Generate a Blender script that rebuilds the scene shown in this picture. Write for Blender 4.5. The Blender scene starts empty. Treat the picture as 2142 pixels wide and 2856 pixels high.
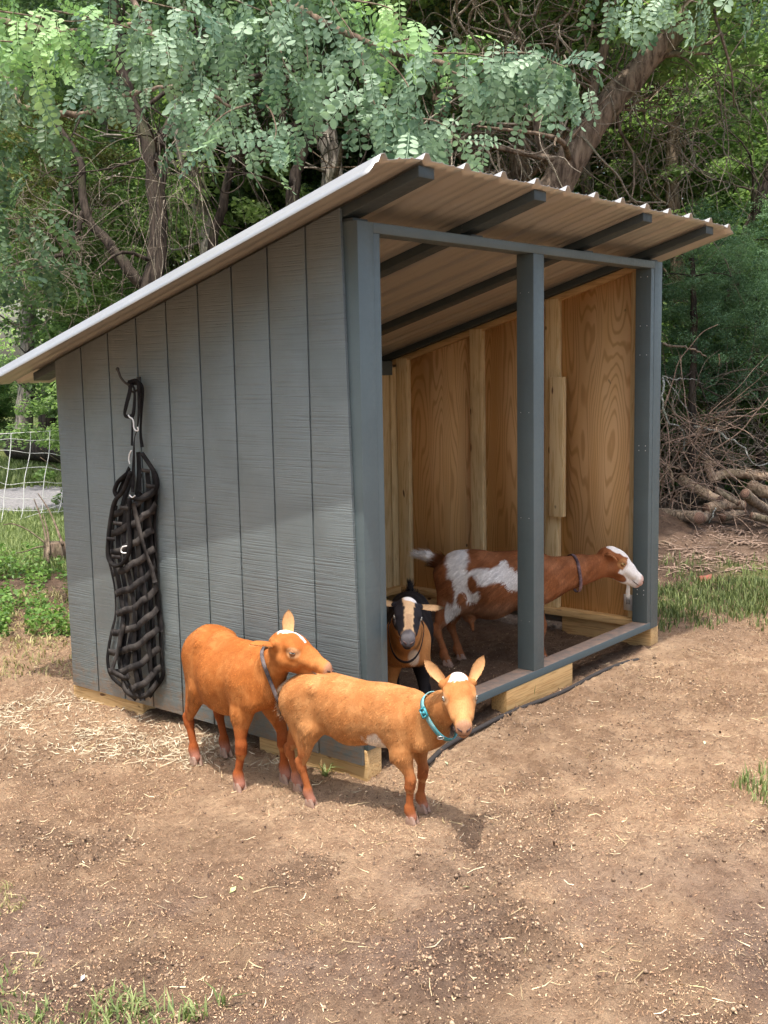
import bpy, math, os
import numpy as np
from mathutils import Vector, Matrix
I = .0254
rng = np.random.default_rng(7)
SC = bpy.context.scene
COL = SC.collection
QUICK = os.environ.get('GOAT_QUICK', '')

# ---------------------------------------------------------------- camera
CAM = np.array([-120.954, -103.684, 61.508]) * I
YAW, PITCH, ROLL, FPX = 0.881, -0.131, -0.019, 3067.4
FW = np.array([np.sin(YAW)*np.cos(PITCH), np.cos(YAW)*np.cos(PITCH), np.sin(PITCH)])
RT = np.array([np.cos(YAW), -np.sin(YAW), 0.])
UP = np.cross(RT, FW)
RT, UP = np.cos(ROLL)*RT+np.sin(ROLL)*UP, -np.sin(ROLL)*RT+np.cos(ROLL)*UP
cam_d = bpy.data.cameras.new('camera')
cam = bpy.data.objects.new('camera', cam_d)
COL.objects.link(cam)
cam.matrix_world = Matrix(((RT[0], UP[0], -FW[0], CAM[0]), (RT[1], UP[1], -FW[1], CAM[1]), (RT[2], UP[2], -FW[2], CAM[2]), (0, 0, 0, 1)))
cam_d.sensor_fit = 'VERTICAL'
cam_d.sensor_height = 36
cam_d.lens = 36*FPX/2856
cam_d.clip_start = .05
cam_d.clip_end = 2000
SC.camera = cam

# ---------------------------------------------------------------- light
SUN_DIR = np.array([1., .5, -3.65])
SUN_DIR /= np.linalg.norm(SUN_DIR)
w = bpy.data.worlds.new('World')
SC.world = w
w.use_nodes = True
wn = w.node_tree
sky = wn.nodes.new('ShaderNodeTexSky')
sky.sky_type = 'NISHITA'
sky.sun_disc = False
sky.sun_elevation = math.asin(-SUN_DIR[2])
sky.sun_rotation = math.atan2(-SUN_DIR[0], -SUN_DIR[1])
sky.air_density = 1.3
sky.dust_density = 5.0
sky.ozone_density = .7
bg = wn.nodes['Background']
bg.inputs['Strength'].default_value = .15
wn.links.new(sky.outputs[0], bg.inputs[0])
sl = bpy.data.lights.new('sun', 'SUN')
sl.energy = 2.25
sl.angle = math.radians(.55)
sl.color = (1, .95, .87)
so = bpy.data.objects.new('sun', sl)
COL.objects.link(so)
so.rotation_euler = Vector(SUN_DIR).to_track_quat('-Z', 'Y').to_euler()
so.location = (-3, -2, 9)
SC.view_settings.view_transform = 'Standard'
SC.view_settings.look = 'None'
SC.view_settings.exposure = 1.3
SC.view_settings.gamma = 1
SC.render.engine = 'CYCLES'
SC.cycles.max_bounces = 8
SC.cycles.diffuse_bounces = 4
SC.cycles.transmission_bounces = 4
SC.cycles.transparent_max_bounces = 4

# ---------------------------------------------------------------- geometry helpers
def ray(u, v): return FW+RT*(u-1071)/FPX-UP*(v-1428)/FPX
def at_depth(u, v, d): return CAM+ray(u, v)*d
def at_x(u, v, x): d = ray(u, v); return CAM+d*(x-CAM[0])/d[0]
def at_y(u, v, y): d = ray(u, v); return CAM+d*(y-CAM[1])/d[1]
def at_z(u, v, z=0.): d = ray(u, v); return CAM+d*(z-CAM[2])/d[2]
def sstep(a, b, x): t = np.clip((x-a)/(b-a), 0, 1); return t*t*(3-2*t)
def nrm(v): v = np.asarray(v, float); return v/np.maximum(np.linalg.norm(v, axis=-1, keepdims=True), 1e-9)

def hash2(ix, iy, seed):
    h = (ix.astype(np.int64)*374761393+iy.astype(np.int64)*668265263+seed*1442695041) & 0xffffffff
    h = ((h ^ (h >> 13))*1274126177) & 0xffffffff
    return ((h ^ (h >> 16)) & 0xffffff)/float(0xffffff)
def vnoise(x, y, seed=0):
    ix = np.floor(x); iy = np.floor(y); fx = x-ix; fy = y-iy
    fx = fx*fx*(3-2*fx); fy = fy*fy*(3-2*fy)
    a = hash2(ix, iy, seed); b = hash2(ix+1, iy, seed); c = hash2(ix, iy+1, seed); d = hash2(ix+1, iy+1, seed)
    return (a*(1-fx)+b*fx)*(1-fy)+(c*(1-fx)+d*fx)*fy
def fbm(x, y, seed=0, oc=4):
    s = 0; a = .5; t = 0
    for o in range(oc):
        s = s+a*vnoise(x*2**o, y*2**o, seed+o*17); t += a; a *= .5
    return s/t

def tag(o, label=None, cat=None, group=None, kind=None):
    if label: o['label'] = label
    if cat: o['category'] = cat
    if group: o['group'] = group
    if kind: o['kind'] = kind
    return o
def link(name, me, mat=None, parent=None):
    o = bpy.data.objects.new(name, me)
    COL.objects.link(o)
    if mat is not None:
        for m in (mat if isinstance(mat, (list, tuple)) else [mat]): me.materials.append(m)
    if parent is not None: o.parent = parent
    return o
def empty(name, loc=(0, 0, 0), rz=0, label=None, cat=None, group=None):
    o = bpy.data.objects.new(name, None)
    COL.objects.link(o)
    o.empty_display_size = .1
    o.location = [float(c) for c in loc]
    o.rotation_euler = (0, 0, rz)
    tag(o, label, cat, group)
    return o
def mesh_np(name, V, Fs, mat=None, parent=None, cols=None, smooth=False, normals=None, midx=None):
    """V (n,3); Fs list of (m,k) index arrays; cols (n,3) point colours"""
    V = np.asarray(V, np.float32)
    Fs = [np.asarray(f, np.int32) for f in Fs if len(f)]
    me = bpy.data.meshes.new(name)
    me.vertices.add(len(V))
    me.vertices.foreach_set('co', V.ravel())
    tot = sum(f.size for f in Fs); nf = sum(len(f) for f in Fs)
    me.loops.add(tot)
    me.polygons.add(nf)
    me.loops.foreach_set('vertex_index', np.concatenate([f.ravel() for f in Fs]))
    ls = []; s = 0
    for f in Fs:
        ls.append(s+np.arange(len(f))*f.shape[1]); s += f.size
    me.polygons.foreach_set('loop_start', np.concatenate(ls).astype(np.int32))
    if smooth: me.polygons.foreach_set('use_smooth', np.ones(nf, bool))
    if midx is not None: me.polygons.foreach_set('material_index', np.asarray(midx, np.int32))
    if cols is not None:
        a = me.color_attributes.new('Col', 'FLOAT_COLOR', 'POINT')
        c = np.ones((len(V), 4), np.float32); c[:, :3] = cols
        a.data.foreach_set('color', c.ravel())
    me.update()
    me.validate()
    if normals is not None:
        me.normals_split_custom_set_from_vertices(np.asarray(normals, np.float32).tolist())
    return link(name, me, mat, parent)

class MB:
    """collects simple solids for ONE mesh object"""
    def __init__(s): s.v = []; s.q = []; s.t = []; s.n = 0; s.c = []
    def add(s, V, Q=(), T=(), col=None):
        V = np.asarray(V, float).reshape(-1, 3)
        if len(Q): s.q.append(np.asarray(Q, int)+s.n)
        if len(T): s.t.append(np.asarray(T, int)+s.n)
        s.v.append(V); s.n += len(V)
        s.c.append(np.tile(np.array(col if col is not None else (1, 1, 1), float), (len(V), 1)) if col is None or np.ndim(col) == 1 else col)
    def hexa(s, P):
        """8 corners: bottom ring 4, top ring 4"""
        s.add(P, [(0, 3, 2, 1), (4, 5, 6, 7), (0, 1, 5, 4), (1, 2, 6, 5), (2, 3, 7, 6), (3, 0, 4, 7)])
    def box(s, x0, x1, y0, y1, z0, z1, dz=(0, 0)):
        """dz: extra height of the top (and bottom) at y1 relative to y0"""
        a, b = dz
        s.hexa([(x0, y0, z0), (x1, y0, z0), (x1, y1, z0+b), (x0, y1, z0+b), (x0, y0, z1), (x1, y0, z1), (x1, y1, z1+a), (x0, y1, z1+a)])
    def tube(s, P, r, n=8, cap=True, col=None, jit=0):
        P = np.asarray(P, float); m = len(P)
        r = np.broadcast_to(np.asarray(r, float), (m,)).copy()
        T = np.gradient(P, axis=0); T = nrm(T)
        ref = np.array([0, 0, 1.]) if abs(T[0][2]) < .9 else np.array([1., 0, 0])
        N = nrm(np.cross(T[0], ref)); Ns = []
        for i in range(m):
            N = N-T[i]*np.dot(N, T[i]); N = N/max(np.linalg.norm(N), 1e-9); Ns.append(N)
        Ns = np.array(Ns); B = np.cross(T, Ns)
        a = np.arange(n)*2*np.pi/n
        rr = r[:, None]*(1+jit*(rng.random((m, n))-.5)) if jit else np.tile(r[:, None], (1, n))
        V = P[:, None]+(Ns[:, None]*np.cos(a)[None, :, None]+B[:, None]*np.sin(a)[None, :, None])*rr[:, :, None]
        Q = []
        for i in range(m-1):
            for k in range(n):
                Q.append((i*n+k, i*n+(k+1) % n, (i+1)*n+(k+1) % n, (i+1)*n+k))
        V = V.reshape(-1, 3); T_ = []
        if cap:
            V = np.vstack([V, P[0], P[-1]])
            for k in range(n):
                T_.append((m*n, (k+1) % n, k)); T_.append((m*n+1, (m-1)*n+k, (m-1)*n+(k+1) % n))
        s.add(V, Q, T_, col=col)
    def ball(s, c, r, n=10, m=7, sc=(1, 1, 1), col=None):
        th = np.linspace(0, np.pi, m); P = []
        for i in range(m):
            for k in range(n):
                a = k*2*np.pi/n
                P.append((c[0]+r*sc[0]*math.sin(th[i])*math.cos(a), c[1]+r*sc[1]*math.sin(th[i])*math.sin(a), c[2]+r*sc[2]*math.cos(th[i])))
        Q = [(i*n+k, (i+1)*n+k, (i+1)*n+(k+1) % n, i*n+(k+1) % n) for i in range(m-1) for k in range(n)]
        s.add(P, Q, col=col)
    def build(s, name, mat, parent=None, smooth=False, col=False, bevel=0):
        Fs = []
        if s.q: Fs.append(np.vstack(s.q))
        if s.t: Fs.append(np.vstack(s.t))
        o = mesh_np(name, np.vstack(s.v), Fs, mat, parent, cols=np.vstack(s.c) if col else None, smooth=smooth)
        if bevel:
            b = o.modifiers.new('bevel', 'BEVEL'); b.width = bevel; b.segments = 2; b.limit_method = 'ANGLE'
            b.harden_normals = False
        return o
def spline(P, n):
    """Catmull-Rom through the points"""
    P = np.asarray(P, float)
    if len(P) == 2: return P[0]+(P[1]-P[0])*np.linspace(0, 1, n)[:, None]
    Q = np.vstack([2*P[0]-P[1], P, 2*P[-1]-P[-2]])
    t = np.linspace(0, len(P)-1-1e-6, n); i = t.astype(int); f = (t-i)[:, None]
    a, b, c, d = Q[i], Q[i+1], Q[i+2], Q[i+3]
    return .5*((2*b)+(-a+c)*f+(2*a-5*b+4*c-d)*f**2+(-a+3*b-3*c+d)*f**3)

# ---------------------------------------------------------------- material helpers
class NT:
    def __init__(s, name):
        s.m = bpy.data.materials.new(name); s.m.use_nodes = True
        s.t = s.m.node_tree; s.t.nodes.clear()
        s.out = s.t.nodes.new('ShaderNodeOutputMaterial')
    def n(s, typ, **kw):
        nd = s.t.nodes.new('ShaderNode'+typ)
        for k, v in kw.items():
            if k.startswith('i_'):
                nd.inputs[k[2:].replace('_', ' ')].default_value = v
            else: setattr(nd, k, v)
        return nd
    def l(s, a, b): s.t.links.new(a, b)
    def set(s, sock, v):
        if hasattr(v, 'is_linked'): s.l(v, sock)
        else: sock.default_value = v
    def coord(s, scale=(1, 1, 1), loc=(0, 0, 0), kind='Object'):
        tc = s.n('TexCoord'); mp = s.n('Mapping')
        mp.inputs['Scale'].default_value = scale; mp.inputs['Location'].default_value = loc
        s.l(tc.outputs[kind], mp.inputs[0]); return mp.outputs[0]
    def noise(s, vec, scale=5., detail=4., rough=.5, dist=0.):
        nd = s.n('TexNoise'); s.l(vec, nd.inputs['Vector'])
        nd.inputs['Scale'].default_value = scale; nd.inputs['Detail'].default_value = detail
        nd.inputs['Roughness'].default_value = rough; nd.inputs['Distortion'].default_value = dist
        return nd.outputs['Fac']
    def math(s, op, a, b=0., clamp=False):
        nd = s.n('Math'); nd.operation = op; nd.use_clamp = clamp
        s.set(nd.inputs[0], a)
        if op not in ('SINE', 'ABSOLUTE', 'FRACT'): s.set(nd.inputs[1], b)
        return nd.outputs[0]
    def ramp(s, fac, stops, interp='LINEAR'):
        nd = s.n('ValToRGB'); nd.color_ramp.interpolation = interp
        e = nd.color_ramp.elements
        while len(e) < len(stops): e.new(.5)
        for k, (p, c) in enumerate(stops):
            e[k].position = p
            e[k].color = tuple(c)+(1,) if np.ndim(c) else (c, c, c, 1)
        s.l(fac, nd.inputs[0]); return nd.outputs[0]
    def mix(s, fac, a, b, typ='MIX'):
        nd = s.n('Mix'); nd.data_type = 'RGBA'; nd.blend_type = typ
        s.set(nd.inputs[0], fac)
        for k, v in ((6, a), (7, b)):
            if hasattr(v, 'is_linked'): s.l(v, nd.inputs[k])
            else: nd.inputs[k].default_value = tuple(v)+(1,) if len(v) == 3 else v
        return nd.outputs[2]
    def attr(s, name='Col'):
        nd = s.n('Attribute'); nd.attribute_name = name; return nd.outputs['Color']
    def bump(s, h, strength=.5, dist=.002, nrm_=None):
        nd = s.n('Bump'); nd.inputs['Strength'].default_value = strength; nd.inputs['Distance'].default_value = dist
        s.l(h, nd.inputs['Height'])
        if nrm_ is not None: s.l(nrm_, nd.inputs['Normal'])
        return nd.outputs[0]
    def principled(s, col, rough=.6, spec=.5, metal=0., normal=None, **kw):
        p = s.n('BsdfPrincipled')
        if hasattr(col, 'is_linked'): s.l(col, p.inputs['Base Color'])
        else: p.inputs['Base Color'].default_value = tuple(col)+(1,)
        s.set(p.inputs['Roughness'], rough); p.inputs['Specular IOR Level'].default_value = spec
        p.inputs['Metallic'].default_value = metal
        if normal is not None: s.l(normal, p.inputs['Normal'])
        for k, v in kw.items(): p.inputs[k.replace('_', ' ')].default_value = v
        s.l(p.outputs[0], s.out.inputs[0]); return s.m
    def leafy(s, col, trans=.4, rough=.45, spec=.3):
        p = s.n('BsdfPrincipled'); s.l(col, p.inputs['Base Color'])
        p.inputs['Roughness'].default_value = rough; p.inputs['Specular IOR Level'].default_value = spec
        tr = s.n('BsdfTranslucent'); c2 = s.mix(1., col, (1.1, 1.2, .75), 'MULTIPLY'); s.l(c2, tr.inputs[0])
        mx = s.n('MixShader'); mx.inputs[0].default_value = trans
        s.l(p.outputs[0], mx.inputs[1]); s.l(tr.outputs[0], mx.inputs[2]); s.l(mx.outputs[0], s.out.inputs[0]); return s.m

def ground_h(x, y):
    """height of the trodden dirt"""
    x = np.asarray(x, float); y = np.asarray(y, float)
    dip = -.034*sstep(.1, -.15, x)*sstep(-1.6, -.6, x)*sstep(-.35, .25, y)*sstep(3.2, 2.2, y)
    mound = .22*np.exp(-(((x-6.3)/.7)**2+((y-2.0)/.55)**2))
    far = .35*sstep(9, 22, np.hypot(x, y))*fbm(x*.12, y*.12, 3, 2)
    return dip+mound+far
def on_ground(u, v):
    p = at_z(u, v, 0.)
    for _ in range(6): p = at_z(u, v, float(ground_h(p[0], p[1])))
    return p
# ---------------------------------------------------------------- materials
def m_paint(name, col, sheen=.42, streak=None):
    n = NT(name); v = n.coord()
    a = n.noise(v, 3.0, 5, .6); b = n.noise(v, 45., 4, .6)
    c = n.mix(n.ramp(a, [(.3, 0.), (.7, 1.)]), tuple(np.array(col)*.86), tuple(np.array(col)*1.1))
    # scuffs of dry dirt and chips of bare undercoat
    sp = n.noise(n.coord((1, 1, .55)), 26., 6, .75)
    c = n.mix(n.ramp(sp, [(.70, 0.), (.73, .75)]), c, (.42, .40, .37))
    if streak == 'siding':
        st = n.noise(n.coord((1, 2.4, 165)), 1., 3, .55)
        sm = n.noise(n.coord((.5, 1.1, 2.2), (3, 1, 7)), 1., 2, .5)   # some boards are planed smooth in places
        st2 = n.noise(n.coord((1, 9, 380)), 1., 3, .6)
        pit = n.noise(n.coord((1, 60, 130)), 1., 3, .6)
        h = n.math('ADD', n.ramp(st, [(.36, 0.), (.50, .8), (.62, 1.)]), n.math('MULTIPLY', st2, .5))
        h = n.math('SUBTRACT', h, n.ramp(pit, [(.62, 0.), (.72, .8)]))
        h = n.math('MULTIPLY', h, n.ramp(sm, [(.36, .25), (.47, 1.)]))
        nb = n.bump(h, .60, .0022)
        c = n.mix(n.ramp(n.math('MULTIPLY', h, 1.), [(0., .35), (.6, 0.)]), c, tuple(np.array(col)*.42))
        # mud splashed on the foot of the boards
        sx = n.n('SeparateXYZ'); tc = n.n('TexCoord'); n.l(tc.outputs['Object'], sx.inputs[0])
        spl = n.math('SUBTRACT', n.noise(n.coord((1, 1, 1.6)), 17., 6, .7), n.math('MULTIPLY', sx.outputs[2], .9))
        c = n.mix(n.ramp(spl, [(.34, 0.), (.52, .75)]), c, (.23, .165, .12))
    else:
        st = n.noise(n.coord((40, 40, 4)), 1., 3, .6)
        saw = n.noise(n.coord((6, 6, 70)), 1., 2, .5)
        h = n.math('ADD', n.math('MULTIPLY', st, .6), n.math('MULTIPLY', saw, .8))
        nb = n.bump(h, .6, .0016)
    return n.principled(c, n.ramp(b, [(.3, sheen-.08), (.7, sheen+.12)]), .5, 0, nb)
M = {}
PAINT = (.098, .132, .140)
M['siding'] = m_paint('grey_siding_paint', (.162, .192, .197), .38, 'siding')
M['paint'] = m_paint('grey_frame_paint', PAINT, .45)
M['paint_shaded'] = m_paint('shade_darkened_paint', (.040, .055, .058), .5)  # frame paint darkened: the shade under the roof put into the rafter colour
def m_ply():
    n = NT('plywood')
    f1 = n.noise(n.coord((1, 2.6, .30)), 1.7, 2.0, .42, .0)
    f2 = n.noise(n.coord((1, 9, 2.2)), 1., 3, .5)
    ph = n.math('ADD', n.math('MULTIPLY', f1, 235.), n.math('MULTIPLY', f2, 7.))
    s_ = n.math('SINE', ph)
    band = n.noise(n.coord((1, 5, .6), (2, 3, 1)), 1.4, 3, .5)
    base = n.mix(n.ramp(band, [(.35, 0.), (.65, 1.)]), (.78, .49, .22), (.88, .61, .33))
    c = n.mix(n.ramp(s_, [(.2, 0.), (.95, .62)]), base, (.54, .28, .105))
    kn = n.noise(n.coord((1, 9, 6)), 1.3, 2, .4)
    c = n.mix(n.ramp(kn, [(.745, 0.), (.77, .9)]), c, (.09, .035, .015))
    return n.principled(c, .62, .35, 0, n.bump(s_, .25, .0008))
M['ply'] = m_ply()
def m_pine(name, axis, a=(.74, .58, .33), b=(.56, .39, .18)):
    n = NT(name)
    sc = [26, 26, 26]; sc[axis] = 1.3
    g = n.noise(n.coord(tuple(sc)), 1.5, 4, .5, .3)
    s_ = n.math('SINE', n.math('MULTIPLY', g, 34.))
    c = n.mix(n.ramp(s_, [(.2, 0.), (.95, .8)]), a, b)
    st = n.noise(n.coord(), 2.3, 4, .6)
    c = n.mix(n.ramp(st, [(.52, 0.), (.75, .45)]), c, tuple(np.array(b)*.55))
    sc2 = [17, 17, 17]; sc2[axis] = 7
    kn = n.noise(n.coord(tuple(sc2)), 1., 1, .3)
    c = n.mix(n.ramp(kn, [(.76, 0.), (.785, .95)]), c, (.10, .045, .02))
    return n.principled(c, .65, .35, 0, n.bump(s_, .3, .001))
M['pine_z'] = m_pine('bare_pine_upright', 2)
M['pine_y'] = m_pine('bare_pine_lengthwise', 1, (.60, .40, .19), (.42, .25, .10))
M['pine_x'] = m_pine('bare_pine_crosswise', 0, (.66, .42, .18), (.48, .27, .10))
def m_sill():
    n = NT('dirty_sill'); v = n.coord()
    geo = n.n('NewGeometry'); sx = n.n('SeparateXYZ'); n.l(geo.outputs['Normal'], sx.inputs[0])
    d = n.noise(v, 22., 6, .7)
    f = n.math('MULTIPLY', n.ramp(sx.outputs[2], [(.5, 0.), (.8, 1.)]), n.ramp(d, [(.36, .55), (.6, 1.)]))
    c = n.mix(f, PAINT, n.mix(d, (.20, .135, .10), (.40, .29, .22)))
    sp = n.noise(v, 60., 5, .75)
    c = n.mix(n.ramp(sp, [(.66, 0.), (.72, .6)]), c, (.42, .38, .33))
    return n.principled(c, .7, .3, 0, n.bump(d, .5, .003))
M['sill'] = m_sill()
def m_metal(name, col, rough, metal=.9):
    n = NT(name); v = n.coord((1, .3, 1))
    a = n.noise(v, 7., 4, .6); b = n.noise(n.coord((30, 2, 30)), 1., 3, .6)
    c = n.mix(a, tuple(np.array(col)*.93), col)
    return n.principled(c, n.ramp(b, [(.3, rough*.9), (.7, rough*1.12)]), .5, metal)
M['roof'] = m_metal('galvanised_sheet', (.40, .40, .395), .42, .55)
M['roof_back'] = m_metal('tan_sheet_backside', (.54, .51, .44), .38, .48)  # tan-tinted colour for the underside of the sheet
M['steel'] = m_metal('bright_steel', (.80, .80, .80), .28)
M['white_metal'] = NT('white_coated_metal').principled((.78, .78, .77), .3, .5)
M['iron'] = m_metal('dark_iron', (.06, .055, .05), .5, .6)
def m_cloth(name, col, scale=240., worn=(.16, .15, .14)):
    n = NT(name); v = n.coord()
    a = n.noise(v, 14., 5, .65); b = n.noise(v, scale, 2, .5)
    c = n.mix(n.ramp(a, [(.40, 0.), (.68, 1.)]), col, worn)
    return n.principled(c, .9, .12, 0, n.bump(b, .4, .001))
M['strap'] = m_cloth('black_webbing', (.010, .009, .010), worn=(.032, .029, .027))
M['strap_dark'] = m_cloth('new_black_webbing', (.010, .010, .011), worn=(.022, .021, .023))
M['strap_worn'] = m_cloth('faded_webbing', (.020, .018, .018), worn=(.075, .066, .060))
M['teal'] = m_cloth('teal_collar_web', (.05, .25, .29), worn=(.33, .50, .50))
M['teal_plastic'] = NT('teal_plastic').principled((.05, .33, .40), .35)
M['collar_grey'] = m_cloth('patterned_collar', (.02, .018, .02), 120., (.20, .17, .17))
M['collar_pink'] = m_cloth('brown_pattern_collar', (.045, .03, .035), 120., (.36, .24, .25))
M['collar_black'] = m_cloth('black_collar', (.012, .010, .012), worn=(.05, .04, .04))
M['hose'] = NT('black_rubber').principled((.035, .03, .028), .75, .3)
M['label'] = NT('white_label').principled((.78, .76, .74), .5)
M['ink'] = NT('black_ink').principled((.03, .03, .03), .6)

def m_fur(name, bump=.8):
    n = NT(name); c0 = n.attr('Col'); v = n.coord()
    a = n.noise(v, 16., 4, .6); b = n.noise(n.coord((1.0, 1.0, .42)), 210., 3, .6)
    c = n.mix(n.ramp(a, [(.3, 0.), (.7, 1.)]), n.mix(1., c0, (.90, .88, .86), 'MULTIPLY'), n.mix(1., c0, (1.05, 1.05, 1.05), 'MULTIPLY'))
    c = n.mix(n.ramp(b, [(.3, .38), (.6, 0.)]), c, n.mix(1., c0, (.55, .48, .42), 'MULTIPLY'))
    return n.principled(c, .75, .12, 0, n.bump(b, bump*.4, .0016), Sheen_Weight=.0)
M['fur'] = m_fur('goat_hair')
def m_strand():
    n = NT('goat_hair_strand')
    return n.principled(n.attr('Col'), .65, .14, 0, None)
M['strand'] = m_strand()
n_ = NT('hoof_horn'); M['hoof'] = n_.principled(n_.mix(n_.noise(n_.coord(), 60., 4, .6), (.17, .09, .06), (.40, .28, .22)), .5, .4)
M['eye_pale'] = NT('pale_iris').principled((.50, .50, .44), .12, .6)
M['eye_amber'] = NT('amber_iris').principled((.42, .27, .09), .12, .6)
M['pupil'] = NT('pupil').principled((.008, .008, .01), .12, .6)
M['nostril'] = NT('nostril').principled((.05, .022, .018), .5)

def m_ground():
    n = NT('barnyard_dirt'); c0 = n.attr('Col'); v = n.coord()
    a = n.noise(v, 9., 8, .68); b = n.noise(v, 42., 8, .72); d = n.noise(v, 150., 5, .7); e = n.noise(v, 1.7, 5, .6)
    c = n.mix(n.ramp(a, [(.36, 0.), (.66, 1.)]), n.mix(1., c0, (.68, .62, .60), 'MULTIPLY'), n.mix(1., c0, (1.2, 1.2, 1.2), 'MULTIPLY'))
    c = n.mix(n.ramp(b, [(.34, .75), (.5, 0.)]), c, n.mix(1., c0, (.42, .36, .34), 'MULTIPLY'))
    c = n.mix(n.ramp(d, [(.58, 0.), (.72, .65)]), c, n.mix(1., c0, (1.6, 1.55, 1.45), 'MULTIPLY'))
    c = n.mix(n.ramp(d, [(.30, .6), (.42, 0.)]), c, n.mix(1., c0, (.5, .45, .42), 'MULTIPLY'))
    c = n.mix(n.ramp(e, [(.4, .25), (.6, 0.)]), c, n.mix(1., c0, (.7, .62, .6), 'MULTIPLY'))
    h = n.math('ADD', n.math('MULTIPLY', b, 1.), n.math('MULTIPLY', d, .5))
    return n.principled(c, .9, .2, 0, n.bump(h, 1., .034))
M['ground'] = m_ground()
n_ = NT('gravel'); v_ = n_.coord(); g_ = n_.noise(v_, 30., 6, .75)
M['gravel'] = n_.principled(n_.ramp(g_, [(.35, (.10, .10, .105)), (.65, (.34, .33, .34))]), .9, .2, 0, n_.bump(g_, .8, .02))

def m_leaf(name, c_lo, c_hi, trans=.4, rough=.45, spec=.3):
    n = NT(name); c = n.attr('Col')
    sx = n.n('SeparateColor'); n.l(c, sx.inputs[0])
    return n.leafy(n.mix(sx.outputs[0], c_lo, c_hi), trans, rough, spec)
M['leaf'] = m_leaf('woodland_leaf', (.060, .115, .045), (.36, .50, .20), .6)
M['leaf_light'] = m_leaf('light_woodland_leaf', (.15, .25, .09), (.48, .60, .27), .6)
M['leaf_dark'] = m_leaf('dark_woodland_leaf', (.032, .068, .038), (.16, .25, .12), .4)
M['leaf_cedar'] = m_leaf('cedar_leaf', (.05, .11, .065), (.19, .32, .16), .3)
M['leaf_olive'] = m_leaf('olive_vine_leaf', (.05, .055, .018), (.20, .21, .07), .35)
M['locust'] = m_leaf('locust_leaflet', (.045, .105, .062), (.32, .45, .30), .32, .5, .35)
M['locust_new'] = m_leaf('young_locust_leaflet', (.20, .36, .14), (.40, .58, .26), .35, .5, .3)
M['grass'] = m_leaf('grass_blade', (.10, .15, .05), (.36, .42, .18), .35, .5, .2)
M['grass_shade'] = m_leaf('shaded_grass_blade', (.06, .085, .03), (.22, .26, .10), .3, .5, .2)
M['grass_dry'] = m_leaf('yellowing_grass_blade', (.16, .16, .06), (.46, .40, .20), .3, .5, .2)
M['weed'] = m_leaf('weed_leaf', (.06, .14, .025), (.20, .33, .08), .35)
def m_litter():
    n = NT('straw_chip'); return n.principled(n.attr('Col'), .8, .2)
M['litter'] = m_litter()
def m_bark(name, a, b, sc=(14, 14, 3)):
    n = NT(name); g = n.noise(n.coord(sc), 1.6, 6, .65, .4); h = n.noise(n.coord(), 3., 3, .5)
    c = n.mix(n.ramp(g, [(.38, 0.), (.62, 1.)]), a, b)
    c = n.mix(n.ramp(h, [(.55, 0.), (.75, .5)]), c, (.10, .12, .05))
    return n.principled(c, .88, .2, 0, n.bump(g, .9, .02))
M['bark'] = m_bark('brown_bark', (.055, .038, .026), (.22, .165, .12))
M['bark_grey'] = m_bark('grey_bark', (.08, .07, .06), (.30, .27, .23))
M['bark_dark'] = m_bark('dark_bark', (.018, .014, .011), (.075, .058, .045))
M['vine'] = m_bark('vine_bark', (.11, .09, .07), (.31, .265, .205), (30, 30, 30))
M['log'] = m_bark('cut_log_bark', (.09, .065, .048), (.34, .26, .19), (26, 26, 12))
M['log_pale'] = m_bark('peeled_log', (.20, .135, .09), (.54, .40, .28), (16, 16, 9))
M['lichen'] = m_bark('lichened_branch', (.10, .09, .08), (.42, .43, .38), (22, 22, 22))
M['twig'] = m_bark('dry_twig', (.17, .115, .085), (.40, .285, .215), (40, 40, 40))
def m_cut():
    n = NT('sawn_end'); w_ = n.n('TexWave'); w_.wave_type = 'RINGS'; w_.rings_direction = 'SPHERICAL'
    n.l(n.coord(), w_.inputs[0]); w_.inputs['Scale'].default_value = 22; w_.inputs['Distortion'].default_value = 2.5
    return n.principled(n.mix(w_.outputs['Fac'], (.10, .060, .045), (.24, .145, .10)), .8, .2)
M['cut'] = m_cut()
M['netting'] = NT('white_electric_netting').principled((.78, .78, .76), .5)
M['stake'] = NT('white_fence_stake').principled((.80, .80, .78), .4)
# ---------------------------------------------------------------- goat shed (authored in inches, z 0 = 3 in above the dirt)
W_, H_, MX, SB = 97.8, 79.17, 46.94, 1.32
SL = .285
def zr(y): return 83.75-SL*(y+11.06)        # underside of the rafters
class SB_(MB):
    def ib(s, x0, x1, y0, y1, z0, z1, a=0, b=0):
        s.hexa(np.array([(x0, y0, z0+3), (x1, y0, z0+3), (x1, y1, z0+b+3), (x0, y1, z0+b+3), (x0, y0, z1+3), (x1, y0, z1+3), (x1, y1, z1+a+3), (x0, y1, z1+a+3)])*I)
shed = empty('goat_shed', (0, 0, 0), 0, 'grey painted lean-to goat shed with an open post front and slanting metal roof', 'shed')
def part(name, mat, boxes, bevel=.0016, parent=None):
    m = SB_()
    for b in boxes: m.ib(*b)
    return m.build(name, mat, parent or shed, bevel=bevel)
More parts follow.
